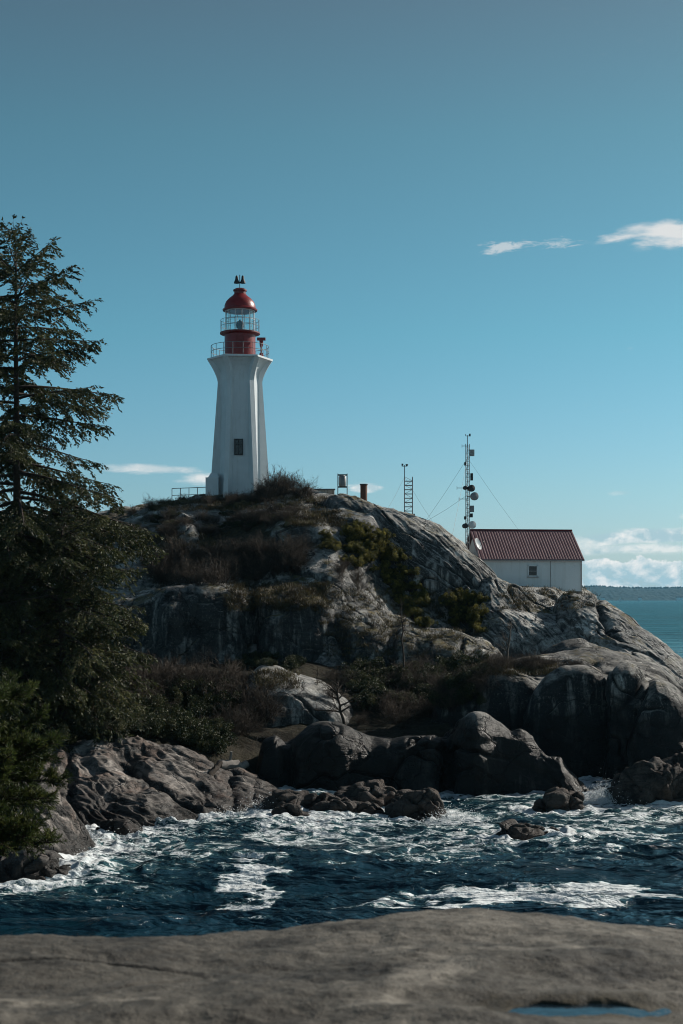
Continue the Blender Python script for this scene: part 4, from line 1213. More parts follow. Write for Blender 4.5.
def mast_small():
    p = at(408.5, 518, 110); g = place(408.5, 110, .05); p.z = min(p.z, g.z)
    t = empty('lattice_mast', p, 'short lattice mast with a wind vane pole on the granite dome', 'mast')
    s = 110 / F
    H = zpx(477, 110) - p.z; w = 8 * s / 2
    b = MB(); b.box((0, 0, (zpx(514, 110) - p.z) / 2), (.95, .8, max(.3, zpx(514, 110) - p.z))); b.build('base', CONC, t)
    b = MB()
    for x in (-w, w):
        for y in (-w * .7, w * .7): b.tube([(x, y, .1), (x, y, H)], .03, 5)
    z = .5; k = 0
    while z < H:
        for y in (-w * .7, w * .7): b.tube([(-w, y, z), (w, y, z)], .02, 4)
        for x in (-w, w): b.tube([(x, -w * .7, z), (x, w * .7, z)], .02, 4)
        b.tube([(-w if k % 2 else w, -w * .7, z), (w if k % 2 else -w, -w * .7, min(H, z + .33))], .014, 4)
        z += .33; k += 1
    b.build('lattice', STEEL, t)
    b = MB(); top = zpx(465, 110) - p.z
    b.tube([(-w, 0, H - .8), (-w, 0, top)], .035, 6); b.build('pole', STEEL, t)
    b = MB(); b.tube([(-w - .22, 0, top - .1), (-w + .22, 0, top - .1)], .02, 5); b.box((-w - .16, 0, top + .02), (.14, .05, .16)); b.lathe([(.02, -.1), (.1, -.02), (.1, .06)], 8, c=(-w + .18, 0, top)); b.build('wind_vane', DKMET, t)
    wires(t, [(-w, 0, H)], [at(386, 512, 107) - p, at(440, 533, 113) - p])
    return t


def wires(t, tops, feet):
    for f in feet:
        b = MB(); a = Vector(tops[0]); f = Vector(f)
        b.tube([a, a.lerp(f, .5) + Vector((0, 0, -.08)), f], .009, 4); b.build('guy_wire', STEEL, t)


def mast_tall():
    Y = 109.5; p = place(467.5, Y, .1); p.z = min(p.z, zpx(540, Y))
    t = empty('antenna_mast', p, 'tall slender antenna mast carrying dishes beside the red-roofed house', 'mast')
    H = zpx(444, Y) - p.z; top = zpx(434, Y) - p.z; w = .17
    b = MB(); leg = [(w * math.cos(a), w * math.sin(a)) for a in (R(90), R(210), R(330))]
    for x, y in leg: b.tube([(x, y, 0), (x, y, H)], .026, 5)
    z = .2; k = 0
    while z < H - .3:
        for i in range(3):
            a, c = leg[i], leg[(i + 1) % 3]
            b.tube([(*a, z), (*c, z)], .013, 4); b.tube([(*(a if k % 2 else c), z), (*(c if k % 2 else a), z + .3)], .013, 4)
        z += .3; k += 1
    b.build('lattice', STEEL, t)
    b = MB(); b.tube([(0, 0, H - .3), (0, 0, top - .1)], .03, 6); b.build('pole', STEEL, t)
    b = MB(); b.tube([(-.15, 0, top - .15), (.2, 0, top - .15)], .022, 5); b.tube([(-.15, 0, top - .15), (-.15, 0, top)], .02, 5); b.box((.18, 0, top - .08), (.12, .05, .2)); b.build('wind_vane', DKMET, t)
    Z = lambda py: zpx(py, Y) - p.z
    def X(px): return (px - 467.5) / F * Y
    for px0, py in ((457, 488), (459, 499), (462, 446)):
        b = MB(); b.tube([(X(px0), 0, Z(py)), (X(470), 0, Z(py))], .022, 5)
        b.tube([(X(px0), 0, Z(py) - .12), (X(px0), 0, Z(py) + .12)], .018, 5); b.build('crossarm', STEEL, t)
    for px0, py, w_, h_, m in ((472, 453, .34, .5, TRIM), (471.5, 477, .2, .55, DKMET), (471.5, 509, .36, .5, STEEL), (465, 464, .14, .25, DKMET), (465, 518, .16, .25, DKMET), (471, 515.5, .25, .3, DKMET)):
        b = MB(); b.box((X(px0), -.12, Z(py)), (w_, .22, h_)); b.tube([(0, 0, Z(py)), (X(px0), -.1, Z(py))], .02, 4); b.build('equipment_box', m, t, bevel=.02)
    for px0, py, r_, m in ((471.2, 488.5, .27, DKMET), (474.2, 496.5, .32, STEEL), (472, 525, .30, DISH), (465, 526, .2, DKMET), (465.3, 488, .16, DKMET)):
        b = MB(); ax = Vector((.45, -1, .05)).normalized(); c = Vector((X(px0), -.2, Z(py)))
        b.lathe([(.05, -.25), (r_ * .9, -.18), (r_, 0), (r_ * .98, .1), (.02, .16)], 18, c=c, axis=ax); b.tube([(0, 0, Z(py)), c - ax * .2], .03, 5); b.build('drum_antenna', m, t, True)
    wires(t, [(0, 0, Z(458))], [at(425, 522, 111) - p, at(523, 536, 116) - p, at(452, 537, 104) - p])
    wires(t, [(0, 0, Z(495))], [at(425, 522, 111) - p])
    # ladder-like equipment cabinet at the foot
    return t


mast_small(); mast_tall()


def dish():
    Y = 107.6; p = place(478, Y, .02)
    p.z = max(p.z, zpx(553, Y))
    t = empty('satellite_dish', p, 'pale satellite dish on a post at the left end of the house', 'dish')
    c = Vector((0, 0, zpx(544, Y) - p.z)); ax = Vector((.85, -.5, .35)).normalized()
    b = MB(); b.lathe([(.03, -.14), (.25, -.11), (.42, -.03), (.47, .04), (.45, .05), (.24, -.08), (.03, -.11)], 24, c=c, axis=ax); b.build('reflector', DISH, t, True)
    b = MB(); b.tube([(0, 0, -.2), c - ax * .12], .035, 6); b.build('post', STEEL, t)
    b = MB(); b.tube([c - Vector((0, 0, .4)), c + ax * .45], .015, 5); b.lathe([(.05, -.05), (.05, .06)], 8, c=c + ax * .45, axis=ax); b.build('feed_arm', DKMET, t)
dish()


def railing():
    Y = 113; p = at(172, 505, Y); p.z = ground(p.x, p.y)
    p.z = min(p.z, zpx(500, Y))
    t = empty('railing', p, 'grey pipe railing on the ridge left of the lighthouse', 'railing')
    L = 34 / F * Y; top = zpx(488.5, Y) - p.z
    b = MB()
    b.tube([(0, 0, top), (L, 0, top + .1)], .03, 6); b.tube([(0, 0, top - .55), (L, 0, top - .45)], .026, 6)
    b.build('rail', STEEL, t)
    for k in range(5):
        b = MB(); x = L * k / 4; b.tube([(x, 0, -.5), (x, 0, top + .1 * k / 4)], .032, 6); b.build('post', STEEL, t)
railing()


def low_wall():
    Y = 111; p = at(321, 499, Y); g = ground(p.x, p.y); p.z = min(p.z, g)
    t = empty('low_wall', p, 'low pale concrete wall on the crest right of the lighthouse shrubs', 'wall')
    top = zpx(489.5, Y) - p.z
    b = MB(); b.box((0, 0, top / 2 - .2), (27 / F * Y, .35, top + .3)); b.build('wall_body', WOODP, t, bevel=.03)
    b = MB(); b.box((0, 0, top + .0), (27 / F * Y + .12, .45, .1)); b.build('coping', CONC, t, bevel=.02)
low_wall()


def stand():
    Y = 110.5; p = at(342.5, 499, Y); g = ground(p.x, p.y); p.z = min(p.z, g)
    t = empty('signal_stand', p, 'small dark tank on a four-legged metal stand on the crest', 'signal stand')
    Z = lambda py: zpx(py, Y) - p.z
    w = .36
    for x in (-w, w):
        for y in (-w, w):
            b = MB(); b.tube([(x, y, -.3), (x, y, Z(474))], .035, 5); b.build('leg', DKMET, t)
    b = MB()
    for py in (487, 475):
        for a, c in (((-w, -w), (w, -w)), ((w, -w), (w, w)), ((w, w), (-w, w)), ((-w, w), (-w, -w))): b.tube([(*a, Z(py)), (*c, Z(py))], .03, 4)
    b.build('frame', DKMET, t)
    b = MB(); b.lathe([(.12, Z(487)), (.27, Z(486)), (.3, Z(484)), (.3, Z(477)), (.22, Z(475.5)), (.05, Z(475))], 14); b.build('tank', STEEL, t, True)
stand()


def stub():
    Y = 110; p = at(363.8, 503, Y); g = ground(p.x, p.y); p.z = min(p.z, g)
    t = empty('vent_post', p, 'short thick rust-brown post with a flat cap on the crest', 'post')
    Z = lambda py: zpx(py, Y) - p.z
    b = MB(); b.lathe([(.27, -.3), (.27, Z(485)), (.25, Z(484.6))], 16); b.build('column', BRICKR, t, True)
    b = MB(); b.lathe([(.31, Z(485.2)), (.31, Z(484))], 16); b.build('cap', DKMET, t)
stub()


# ------------------------------------------------------------------ far shore
def far_shore():
    rng = np.random.default_rng(4)
    m = NT('far_forest'); co = m.obj()
    c = m.mix(m.mapr(m.noise(co, .012, 5, .7), .4, .62), (.012, .028, .030), (.03, .045, .04))
    mat = m.done(m.pbr(c, .95, m.bump(m.noise(co, .03, 4), 1, 12), .1))
    Y0 = 5600; xs = np.linspace(-3600, 3600, 1500); ts = np.linspace(0, 1, 26)
    X, T = np.meshgrid(xs, ts)
    P1 = np.stack([xs * .0011, xs * 0, xs * 0], 1)
    h = 66 + 26 * fbm(P1 + 3.3, 3, 81)
    crown = np.stack([X.ravel() * .03, T.ravel() * 14, X.ravel() * 0], 1)
    zz = (h[None] * np.sin(np.clip(T * 1.25, 0, 1) * PI / 2)).ravel() + 9 * np.abs(fbm(crown, 3, 83)) * sst(.0, .15, T.ravel()) - 1.5
    P = np.stack([X.ravel(), (Y0 + T * 900).ravel() + 120 * perlin(np.stack([X.ravel() * .002, X.ravel() * 0, X.ravel() * 0], 1), 3), zz], 1)
    idx = np.arange(P.shape[0]).reshape(26, 1500)
    Q = np.stack([idx[:-1, :-1], idx[:-1, 1:], idx[1:, 1:], idx[1:, :-1]], -1).reshape(-1, 4)
    o = mesh_np('far_hills', P, Q, mat, attrs=None); o['kind'] = 'structure'
    # individual crowns standing proud on the skyline, as one distant wood
    n = 1500; x = rng.uniform(-300, 3400, n); k = np.interp(x, xs, h); hh = rng.uniform(5, 10, n) * np.where(rng.random(n) < .08, 1.35, 1); r = rng.uniform(5, 11, n)
    V = []; Q = []
    yb = Y0 + 720 + rng.uniform(-100, 60, n)
    an = np.arange(6) * PI / 3
    ring = np.stack([x[:, None] + r[:, None] * np.cos(an), yb[:, None] + r[:, None] * np.sin(an), (k - 6)[:, None] + 0 * an], 2)
    rg2 = np.stack([x[:, None] + .55 * r[:, None] * np.cos(an), yb[:, None] + .55 * r[:, None] * np.sin(an), (k + hh * .55)[:, None] + 0 * an], 2)
    rg3 = np.stack([x[:, None] + .06 * r[:, None] * np.cos(an), yb[:, None] + .06 * r[:, None] * np.sin(an), (k + hh)[:, None] + 0 * an], 2)
    A = np.concatenate([ring[:, None], rg2[:, None], rg3[:, None]], 1); idx = np.arange(n * 18).reshape(n, 3, 6); nx = np.roll(idx, -1, 2)
    Q = np.stack([idx[:, :-1], nx[:, :-1], nx[:, 1:], idx[:, 1:]], -1).reshape(-1, 4)
    o = mesh_np('far_wood', A.reshape(-1, 3), Q, mat, None, False)
    tag(o, 'dark wood along the skyline of the far shore', 'forest', kind='stuff')
    # waterside houses
    g = 'pale houses on the far shore'
    for (px, w, hgt, lab) in ((680, 26, 11, 'wide pale building low on the far shore at the right edge'), (640, 12, 9, 'tiny pale house on the far shore between the sailboat and the right edge'), (603, 12, 8, 'tiny pale house on the far shore nearest the rock shoulder')):
        Y = 5560; p = Vector(((px - CX) / F * Y, Y, 4))
        t = empty('waterside_house', p, lab, 'house', g)
        b = MB(); b.box((0, 0, hgt / 2 - 3), (w, 12, hgt)); b.build('wall', WALLW, t)
        b = MB(); b.add([(-w / 2 - 1, -7, hgt - 3), (w / 2 + 1, -7, hgt - 3), (w / 2 + 1, 7, hgt - 3), (-w / 2 - 1, 7, hgt - 3), (-w / 2 - 1, 0, hgt + 2), (w / 2 + 1, 0, hgt + 2)], [(0, 1, 5, 4), (2, 3, 4, 5), (0, 4, 3), (1, 2, 5), (3, 2, 1, 0)]); b.build('roof', DKMET, t)
far_shore()


def sailboat(px, Y, s, label):
    p = Vector(((px - CX) / F * Y, Y, 0))
    t = empty('sailboat', p, label, 'sailboat', 'sailboats near the far shore')
    b = MB(); L = 9 * s; V = []
    for k, (x, w, zb) in enumerate(((-.5, .10, .3), (-.25, .17, 0), (.1, .17, 0), (.35, .1, .1), (.52, .01, .6))):
        V += [(x * L, -w * L, 1.1 * s), (x * L, 0, (zb - .4) * s), (x * L, w * L, 1.1 * s)]
    fs = []
    for i in range(4):
        a = 3 * i; fs += [(a, a + 1, a + 4, a + 3), (a + 1, a + 2, a + 5, a + 4), (a + 2, a, a + 3, a + 5)]
    fs += [(0, 2, 1), (12, 13, 14)]
    b.add(V, fs); b.build('hull', WHITE, t)
    b = MB(); b.tube([(0, 0, 1 * s), (0, 0, 12 * s)], .12, 6); b.build('mast', STEEL, t)
    b = MB(); b.add([(-.15, 0, 2 * s), (-4 * s, .3, 2 * s), (-.15, 0, 11.6 * s), (-.15, .12, 2 * s), (-4 * s, .42, 2 * s), (-.15, .12, 11.6 * s)], [(0, 1, 2), (5, 4, 3), (0, 3, 4, 1), (1, 4, 5, 2), (2, 5, 3, 0)]); b.build('mainsail', WHITE, t)
    b = MB(); b.add([(.2, 0, 10 * s), (4.2 * s, 0, 1.6 * s), (.6, .3, 1.8 * s), (.2, .1, 10 * s), (4.2 * s, .1, 1.6 * s), (.6, .4, 1.8 * s)], [(0, 1, 2), (5, 4, 3), (0, 3, 4, 1), (1, 4, 5, 2), (2, 5, 3, 0)]); b.build('jib', WHITE, t)
sailboat(620.5, 4300, 1.0, 'small white sailboat on the far water right of the house')
sailboat(625, 4700, .6, 'smaller faint sailboat just right of the white one')


# ------------------------------------------------------------------ sea
def sea():
    px = np.concatenate([np.linspace(-3400, -220, 36, endpoint=False), np.arange(-220, 900, 1.3), np.linspace(905, 4000, 36)])
    pyr = np.concatenate([np.arange(1010, 945, -3), np.arange(945, 640, -.75), np.arange(640, 602, -.9)])
    Ys = np.concatenate([[-120, -20, 5, 20, 30], EYE * F / (pyr - HZ), np.geomspace(3700, 9300, 12)])
    U, Y = np.meshgrid((px - CX) / F, Ys)
    X = np.clip(U * np.maximum(Y, 34), -9300, 9300)
    P = np.stack([X.ravel(), Y.ravel(), np.zeros(X.size)], 1)
    # distance to the rocks at the waterline
    S = np.concatenate(SHORE_PTS)[:, :2]
    S = S[(S[:, 1] > 42) & (S[:, 1] < 92)]
    cell = .3
    key = np.unique(np.round(S / cell).astype(int), axis=0) * cell
    gx = np.arange(-30, 30, .4); gy = np.arange(36, 96, .4)
    GX, GY = np.meshgrid(gx, gy); g = np.stack([GX.ravel(), GY.ravel()], 1)
    dist = np.full(len(g), 99.)
    for i in range(0, len(g), 2000):
        q = g[i:i + 2000]
        dist[i:i + 2000] = np.sqrt(((q[:, None] - key[None]) ** 2).sum(2).min(1))
    dist = dist.reshape(len(gy), len(gx))
    fx = np.clip((P[:, 0] - gx[0]) / .4, 0, len(gx) - 1.001); fy = np.clip((P[:, 1] - gy[0]) / .4, 0, len(gy) - 1.001)
    ix, iy = fx.astype(int), fy.astype(int); ax, ay = fx - ix, fy - iy
    D = dist[iy, ix] * (1 - ax) * (1 - ay) + dist[iy, ix + 1] * ax * (1 - ay) + dist[iy + 1, ix] * (1 - ax) * ay + dist[iy + 1, ix + 1] * ax * ay
    inside = (np.abs(P[:, 0]) < 29) & (P[:, 1] > 37) & (P[:, 1] < 95)
    D = np.where(inside, D, 99)
    near = sst(150, 60, P[:, 1]) * sst(25, 40, P[:, 1])
    W = np.stack([fbm(P * .12, 2, 91), fbm(P * .12 + 9, 2, 92), P[:, 0] * 0], 1)
    def ridge(sx, sy, seed, o=2):
        n = fbm((P + W * 3) * np.array([sx, sy, 1]), o, seed)
        return 1 - np.abs(n) * 2
    z = .26 * fbm(P * np.array([.10, .22, 1]), 3, 93) + .13 * ridge(.22, .55, 94) + .075 * ridge(.6, 1.2, 95) + .028 * ridge(1.4, 2.6, 96)
    chop = np.exp(-(D / 3.0) ** 2)
    lumps = fbm((P + W) * np.array([.8, 1.2, 1]), 4, 97, .6)
    z = z * near * 1.1 + chop * near * (.09 * lumps + .03)
    run = np.exp(-(D / .9) ** 2)
    z += run * near * (.22 * np.maximum(0, fbm(P * 1.3, 3, 98) + .1))
    P[:, 2] = z
    # foam density
    foam = .55 * np.exp(-(D / 1.2) ** 1.4) + .42 * np.exp(-(D / 6.0) ** 2)
    def patch(px_, py_, w, h, a, rot=0):
        nonlocal foam
        Yc = Ywater(py_); xc = (px_ - CX) / F * Yc
        hy = abs(Ywater(py_ - h / 2) - Ywater(py_ + h / 2)) / 2; hw = w / F * Yc / 2
        dx = (P[:, 0] - xc); dy = (P[:, 1] - Yc)
        c, s = math.cos(rot), math.sin(rot)
        e = ((dx * c + dy * s) / hw) ** 2 + ((-dx * s + dy * c) / hy) ** 2
        wob = .75 * fbm(P * np.array([.38, .75, 1]) + px_, 4, 99, .6)
        foam = np.maximum(foam, a * sst(1.25, .45, np.sqrt(e) + wob))
    patch(247, 880, 60, 26, 1.35); patch(240, 915, 76, 20, 1.35); patch(262, 897, 40, 16, .95)
    patch(520, 899, 270, 17, 1.35); patch(600, 893, 110, 14, 1.35); patch(420, 911, 150, 8, 1.15); patch(600, 908, 100, 12, 1.0)
    patch(440, 846, 330, 46, .60); patch(300, 838, 170, 26, .68); patch(150, 858, 250, 44, .60); patch(610, 832, 220, 34, .60)
    patch(60, 886, 150, 22, .42); patch(360, 828, 160, 10, .72); patch(500, 836, 160, 12, .66); patch(640, 818, 120, 12, .68)
    patch(560, 852, 90, 14, .5); patch(460, 826, 90, 10, .8)
    foam = foam * sst(0, 1, near * 2) * inside
    idx = np.arange(P.shape[0]).reshape(U.shape)
    Q = np.stack([idx[:-1, :-1], idx[:-1, 1:], idx[1:, 1:], idx[1:, :-1]], -1).reshape(-1, 4)
    m = NT('sea_water'); co = m.obj()
    sx = m.n('SeparateXYZ'); m.put(sx.inputs[0], co)
    yy = sx.outputs[1]
    fo = m.attr('foam')
    warp = m.vmath('SCALE', m.vmath('SUBTRACT', m.noise(co, .55, 4, .6, out=1), (.5, .5, .5)))
    warp.node.inputs['Scale'].default_value = 2.6
    cw = m.vmath('ADD', co, warp)
    cws = m.mapping(cw, (.85, 1.7, 0))
    v1 = m.voro(cws, .95, 'DISTANCE_TO_EDGE').outputs[0]
    v2 = m.voro(cws, 2.6, 'DISTANCE_TO_EDGE').outputs[0]
    n1 = m.noise(m.mapping(co, (.8, 1.6, 0)), 1.1, 5, .6, .6)
    lace = m.math('ADD', m.math('MULTIPLY', m.mapr(v1, 0, .24, 1, 0), .42), m.math('MULTIPLY', m.mapr(v2, 0, .22, 1, 0), .22))
    pat = m.math('ADD', lace, m.math('MULTIPLY', m.math('SUBTRACT', n1, .5), 1.5))
    thr = m.mapr(fo, 0, 1.15, .95, -.28)
    fm = m.mapr(m.math('SUBTRACT', pat, thr), -.06, .30, 0, 1, 'SMOOTHSTEP')
    fm = m.math('MULTIPLY', fm, m.mapr(fo, .05, .3))
    thin = m.math('MULTIPLY', m.mapr(m.math('SUBTRACT', pat, thr), -.35, .1), m.mapr(fo, .1, .5))
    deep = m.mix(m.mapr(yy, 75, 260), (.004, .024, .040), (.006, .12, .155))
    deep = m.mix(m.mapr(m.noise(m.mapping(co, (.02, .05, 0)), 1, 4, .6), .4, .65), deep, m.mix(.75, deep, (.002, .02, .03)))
    wc = m.mix(m.math('MULTIPLY', thin, .8), deep, (.055, .14, .15))
    fc = m.mix(m.mapr(m.noise(co, 5, 3), .3, .7), (.46, .52, .54), (.74, .76, .76))
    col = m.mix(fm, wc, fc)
    rough = m.mix(fm, m.mix(m.mapr(yy, 90, 400), (.12,) * 3, (.36,) * 3), (.8,) * 3)
    h1 = m.noise(m.mapping(co, (.9, 1.6, 0)), 1.6, 5, .6, .3)
    h2 = m.noise(m.mapping(co, (.9, 1.9, 0)), 5.5, 4, .6)
    h3 = m.noise(m.mapping(co, (.10, .24, 0)), 1.0, 5, .62)
    nm = m.bump(m.noise(m.mapping(co, (.018, .05, 0)), 1.0, 5, .6), .8, 9.0)
    nm = m.bump(h3, 1, 2.2, nm)
    nm = m.bump(h1, .8, .22, nm)
    nm = m.bump(h2, .5, .04, nm)
    nm = m.bump(m.math('MULTIPLY', fm, m.noise(co, 4, 3)), .6, .12, nm)
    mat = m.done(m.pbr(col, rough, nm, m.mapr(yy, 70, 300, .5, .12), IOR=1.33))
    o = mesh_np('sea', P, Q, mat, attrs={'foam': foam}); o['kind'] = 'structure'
    # spray: small flecks of broken water thrown up where the swell hits the rocks
    rng = np.random.default_rng(5); B = []
    for px_, py_, n, w, hh in ((262, 813, 900, 1.6, .7), (606, 806, 6000, 1.3, .9), (588, 808, 900, 1.8, .7), (232, 822, 600, 1.6, .5), (455, 822, 900, 1.5, .6), (100, 845, 700, 1.6, .5), (150, 838, 400, 2.2, .35), (440, 826, 300, 1, .4), (645, 812, 300, 2.2, .3), (85, 862, 400, 1.2, .4), (330, 824, 400, 4, .25)):
        Yc = Ywater(py_); c = np.array([(px_ - CX) / F * Yc, Yc, .05])
        q = rng.normal(size=(n, 3)) * np.array([w / 2, .5, 0]); q[:, 2] = np.abs(rng.normal(0, hh / 2, n)) * np.exp(-(q[:, 0] / w) ** 2)
        B.append(q + c)
    B = np.concatenate(B); sz = rng.uniform(.008, .026, len(B))[:, None]
    V = (B[:, None] + sz[:, :, None] * np.array([[1, 0, 0], [-1, 0, 0], [0, 1, 0], [0, -1, 0], [0, 0, 1], [0, 0, -1]])[None] * rng.uniform(.5, 1.4, (len(B), 6, 1))).reshape(-1, 3)
    tri = np.array([[0, 2, 4], [2, 1, 4], [1, 3, 4], [3, 0, 4], [2, 0, 5], [1, 2, 5], [3, 1, 5], [0, 3, 5]])
    T = (np.arange(len(B)) * 6)[:, None, None] + tri[None]
    fmat = flat_mat('spray_water', (.78, .8, .8), .7, var=.05)
    s = mesh_np('sea_spray', V, T.reshape(-1, 3), fmat, None, True)
    tag(s, 'white spray thrown up where the swell breaks on the rocks', 'spray', kind='stuff')
sea()

# seabed closes the water from below
b = MB(); b.add([(-9300, -300, -6), (9300, -300, -6), (9300, 9300, -6), (-9300, 9300, -6)], [(0, 1, 2, 3)])
bo = b.build('seabed', flat_mat('seabed_sand', (.05, .06, .06), .95)); bo['kind'] = 'structure'

# ------------------------------------------------------------------ haze
HAZE = True
if HAZE:
    m = NT('haze_air'); v = m.n('VolumePrincipled')
    v.inputs['Color'].default_value = (.28, .70, 1, 1); v.inputs['Density'].default_value = 4e-5; v.inputs['Anisotropy'].default_value = .2
    m.t.links.new(v.outputs[0], m.out.inputs['Volume'])
    b = MB(); b.box((0, 4550, 61.5), (19000, 9900, 137)); ho = b.build('haze', m.m); tag(ho, 'thin pale air fading the far shore', 'haze', kind='stuff')

# ------------------------------------------------------------------ sky and sun
SUN_EL, SUN_AZ = 29.0, 31.0      # azimuth measured from +X toward +Y
w = bpy.data.worlds.new('World'); bpy.context.scene.world = w; w.use_nodes = True
t = w.node_tree; t.nodes.clear()
class WN(NT):
    def __init__(s, tree):
        s.t = tree; s.m = None
n = WN(t)
out = t.nodes.new('ShaderNodeOutputWorld'); bg = t.nodes.new('ShaderNodeBackground')
sky = t.nodes.new('ShaderNodeTexSky'); sky.sky_type = 'NISHITA'; sky.sun_disc = False
sky.sun_elevation = R(SUN_EL); sky.sun_rotation = R(90 - SUN_AZ)
sky.altitude = 0; sky.air_density = 1.0; sky.dust_density = .6; sky.ozone_density = 1.6
tc = n.n('TexCoord').outputs['Generated']
sp = n.n('SeparateXYZ'); n.put(sp.inputs[0], tc); X, Yd, Z = sp.outputs
el = n.math('ARCSINE', Z)
az = n.math('ARCTAN2', X, Yd)
ramp = n.n('ValToRGB'); n.put(ramp.inputs[0], n.mapr(el, 0, R(30)))
cr = ramp.color_ramp
stops = [(0, (.68, .90, 1.28)), (.05, (.74, 1.0, 1.38)), (.14, (.69, 1.02, 1.22)), (.35, (.56, 1.05, 1.06)), (.6, (.59, .96, .86)), (.8, (.68, .78, .66)), (1, (.70, .68, .58))]
cr.elements[0].position = 0; cr.elements[0].color = (*stops[0][1], 1); cr.elements[1].position = 1; cr.elements[1].color = (*stops[-1][1], 1)
for p_, c_ in stops[1:-1]: e = cr.elements.new(p_); e.color = (*c_, 1)
skc = n.mix(1.0, sky.outputs[0], ramp.outputs[0], 'MULTIPLY')
# clouds, placed by compass bearing and elevation
cmb = n.n('CombineXYZ'); n.put(cmb.inputs[0], az); n.put(cmb.inputs[1], el); ae = cmb.outputs[0]
def azel(px, py):
    x, z = (px - CX) / F, (HZ - py) / F
    return math.atan2(x, 1), math.asin(z / math.sqrt(1 + x * x + z * z))
def blob(px, py, wpx, hpx, tilt=0):
    a, e = azel(px, py)
    da = n.math('DIVIDE', n.math('SUBTRACT', az, a), wpx / F)
    de = n.math('DIVIDE', n.math('SUBTRACT', n.math('SUBTRACT', el, e), n.math('MULTIPLY', n.math('SUBTRACT', az, a), tilt)), hpx / F)
    r = n.math('SQRT', n.math('ADD', n.math('MULTIPLY', da, da), n.math('MULTIPLY', de, de)))
    return n.mapr(r, 1.0, 0, 0, 1)
cn = n.noise(n.mapping(ae, (28, 110, 0)), 1.0, 6, .62, .3)
cn2 = n.noise(n.mapping(ae, (60, 85, 0)), 1.0, 7, .6, .4)
cf = n.noise(n.mapping(ae, (70, 240, 0)), 1.0, 6, .65, .5)
mask = None
def addm(v):
    global mask
    mask = v if mask is None else n.math('MAXIMUM', mask, v)
def wisp(bl, nz, lo, hi, amp=1.0):
    v = n.mapr(n.math('ADD', nz, n.math('MULTIPLY', bl, .55)), lo, hi, 0, amp, 'SMOOTHSTEP')
    addm(n.math('MULTIPLY', v, n.mapr(bl, 0, .25)))
wisp(blob(668, 234, 88, 17, .02), cn, .58, .98, 1)
wisp(blob(505, 247, 52, 11, .06), cf, .74, .98, .62)
wisp(blob(556, 244, 60, 12, .0), cf, .84, 1.02, .42)
wisp(blob(142, 469, 78, 7, -.02), cn, .54, .96, .85)
wisp(blob(205, 479, 45, 8, 0), cn, .54, .96, .85)
wisp(blob(365, 487, 24, 7, 0), cn, .60, .82, .85)
wisp(blob(620, 493, 22, 5, 0), cn, .70, .9, .3)
wisp(blob(690, 517, 34, 6, 0), cn, .66, .9, .5)
# long streak cloud and cumulus bank low over the far shore
lowf = n.noise(n.mapping(ae, (22, 10, 0), loc=(.7, 0, 0)), 1.0, 3, .5)
def streak(py, slope, thick, lo, hi, amp, a0):
    ctr = n.math('ADD', n.math('ADD', azel(640, py)[1], n.math('MULTIPLY', n.math('SUBTRACT', az, .206), slope)), n.math('MULTIPLY', n.math('SUBTRACT', lowf, .5), .006))
    v = n.mapr(n.math('ABSOLUTE', n.math('SUBTRACT', el, ctr)), 0, thick, 1, 0)
    v = n.mapr(n.math('ADD', v, n.math('MULTIPLY', n.math('SUBTRACT', cn, .5), 1.1)), lo, hi, 0, amp, 'SMOOTHSTEP')
    addm(n.math('MULTIPLY', v, n.mapr(az, a0, a0 + .05)))
streak(537.5, .06, .0072, .15, .6, .95, .14)
streak(549, .0, .0060, .2, .75, .7, .13)
def puff(off):
    co = n.mapping(ae, (46, 62, 0), loc=off)
    return n.noise(co, 1.0, 6, .58, .25)
pf = puff((0, 0, 0)); pf2 = puff((.16, .30, 0))
topl = n.math('ADD', R(.25), n.math('MULTIPLY', n.noise(n.mapping(ae, (30, 26, 0), loc=(.2, .4, 0)), 1.0, 5, .55), R(2.6)))
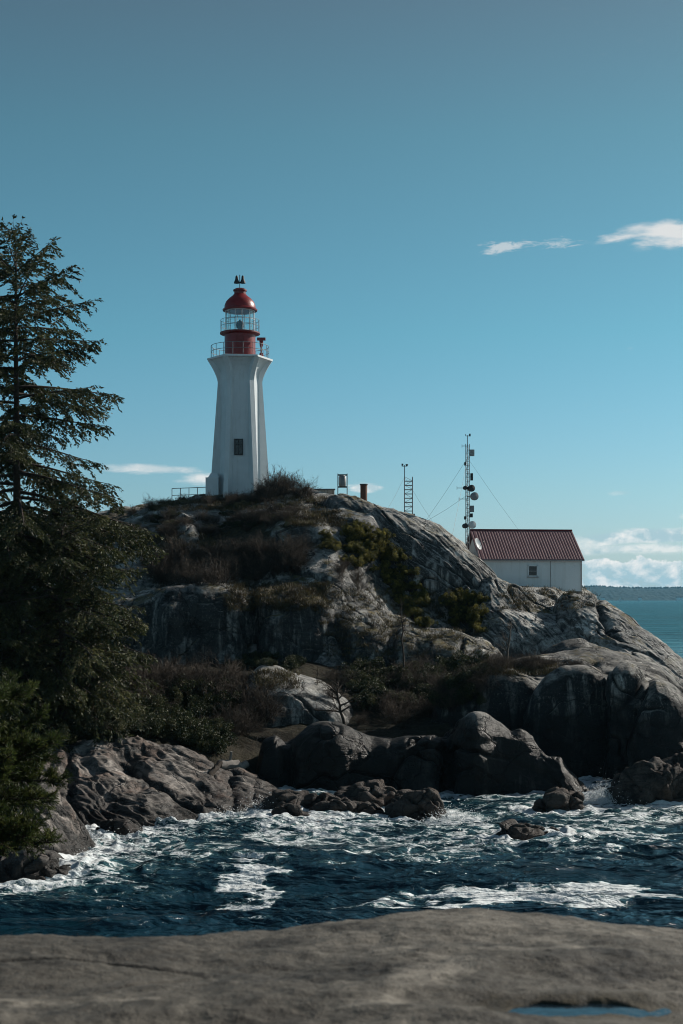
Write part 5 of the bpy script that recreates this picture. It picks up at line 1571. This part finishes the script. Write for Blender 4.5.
cum = n.mapr(n.math('SUBTRACT', topl, el), .0, .0018, 0, 1, 'SMOOTHSTEP')
addm(n.math('MULTIPLY', cum, n.mapr(n.math('ADD', pf, n.mapr(el, 0, .02, .1, 0)), .36, .5, .35, 1)))
lit = n.mapr(n.math('SUBTRACT', pf, pf2), -.10, .12)
cloudc = n.mix(lit, (5.2, 7.3, 8.1), (12.2, 11.8, 11.4))
cloudc = n.mix(n.mapr(el, R(4), R(6)), cloudc, (9.6, 9.6, 9.5))
fin = n.mix(n.math('MULTIPLY', mask, .92), skc, cloudc)
t.links.new(fin, bg.inputs[0]); bg.inputs[1].default_value = .075
t.links.new(bg.outputs[0], out.inputs[0])

sl = bpy.data.lights.new('sun', 'SUN'); sl.energy = 5.0; sl.angle = R(.5); sl.color = (1, .93, .84)
so = bpy.data.objects.new('sun', sl); C.objects.link(so)
az_, el_ = R(SUN_AZ), R(SUN_EL)
d = Vector((math.cos(el_) * math.cos(az_), math.cos(el_) * math.sin(az_), math.sin(el_)))
so.rotation_euler = (-d).to_track_quat('-Z', 'Y').to_euler()

# ------------------------------------------------------------------ camera
cam = bpy.data.cameras.new('camera'); co_ = bpy.data.objects.new('camera', cam); C.objects.link(co_)
co_.location = (0, 0, EYE); co_.rotation_euler = (PI / 2, 0, 0)
cam.sensor_fit = 'VERTICAL'; cam.sensor_height = 36; cam.sensor_width = 24; cam.lens = 50
cam.shift_y = (HZ - 512) / 1024
cam.clip_start = .1; cam.clip_end = 30000
cam.dof.use_dof = True; cam.dof.focus_distance = 108; cam.dof.aperture_fstop = 4.5
sc = bpy.context.scene; sc.camera = co_
sc.render.engine = 'CYCLES'
sc.view_settings.view_transform = 'Standard'; sc.view_settings.look = 'None'; sc.view_settings.exposure = .12; sc.view_settings.gamma = 1
sc.cycles.volume_bounces = 0
sc.cycles.pixel_filter_type = 'BLACKMAN_HARRIS'; sc.cycles.filter_width = 1.05
sc.cycles.max_bounces = 6; sc.cycles.diffuse_bounces = 3; sc.cycles.transparent_max_bounces = 12
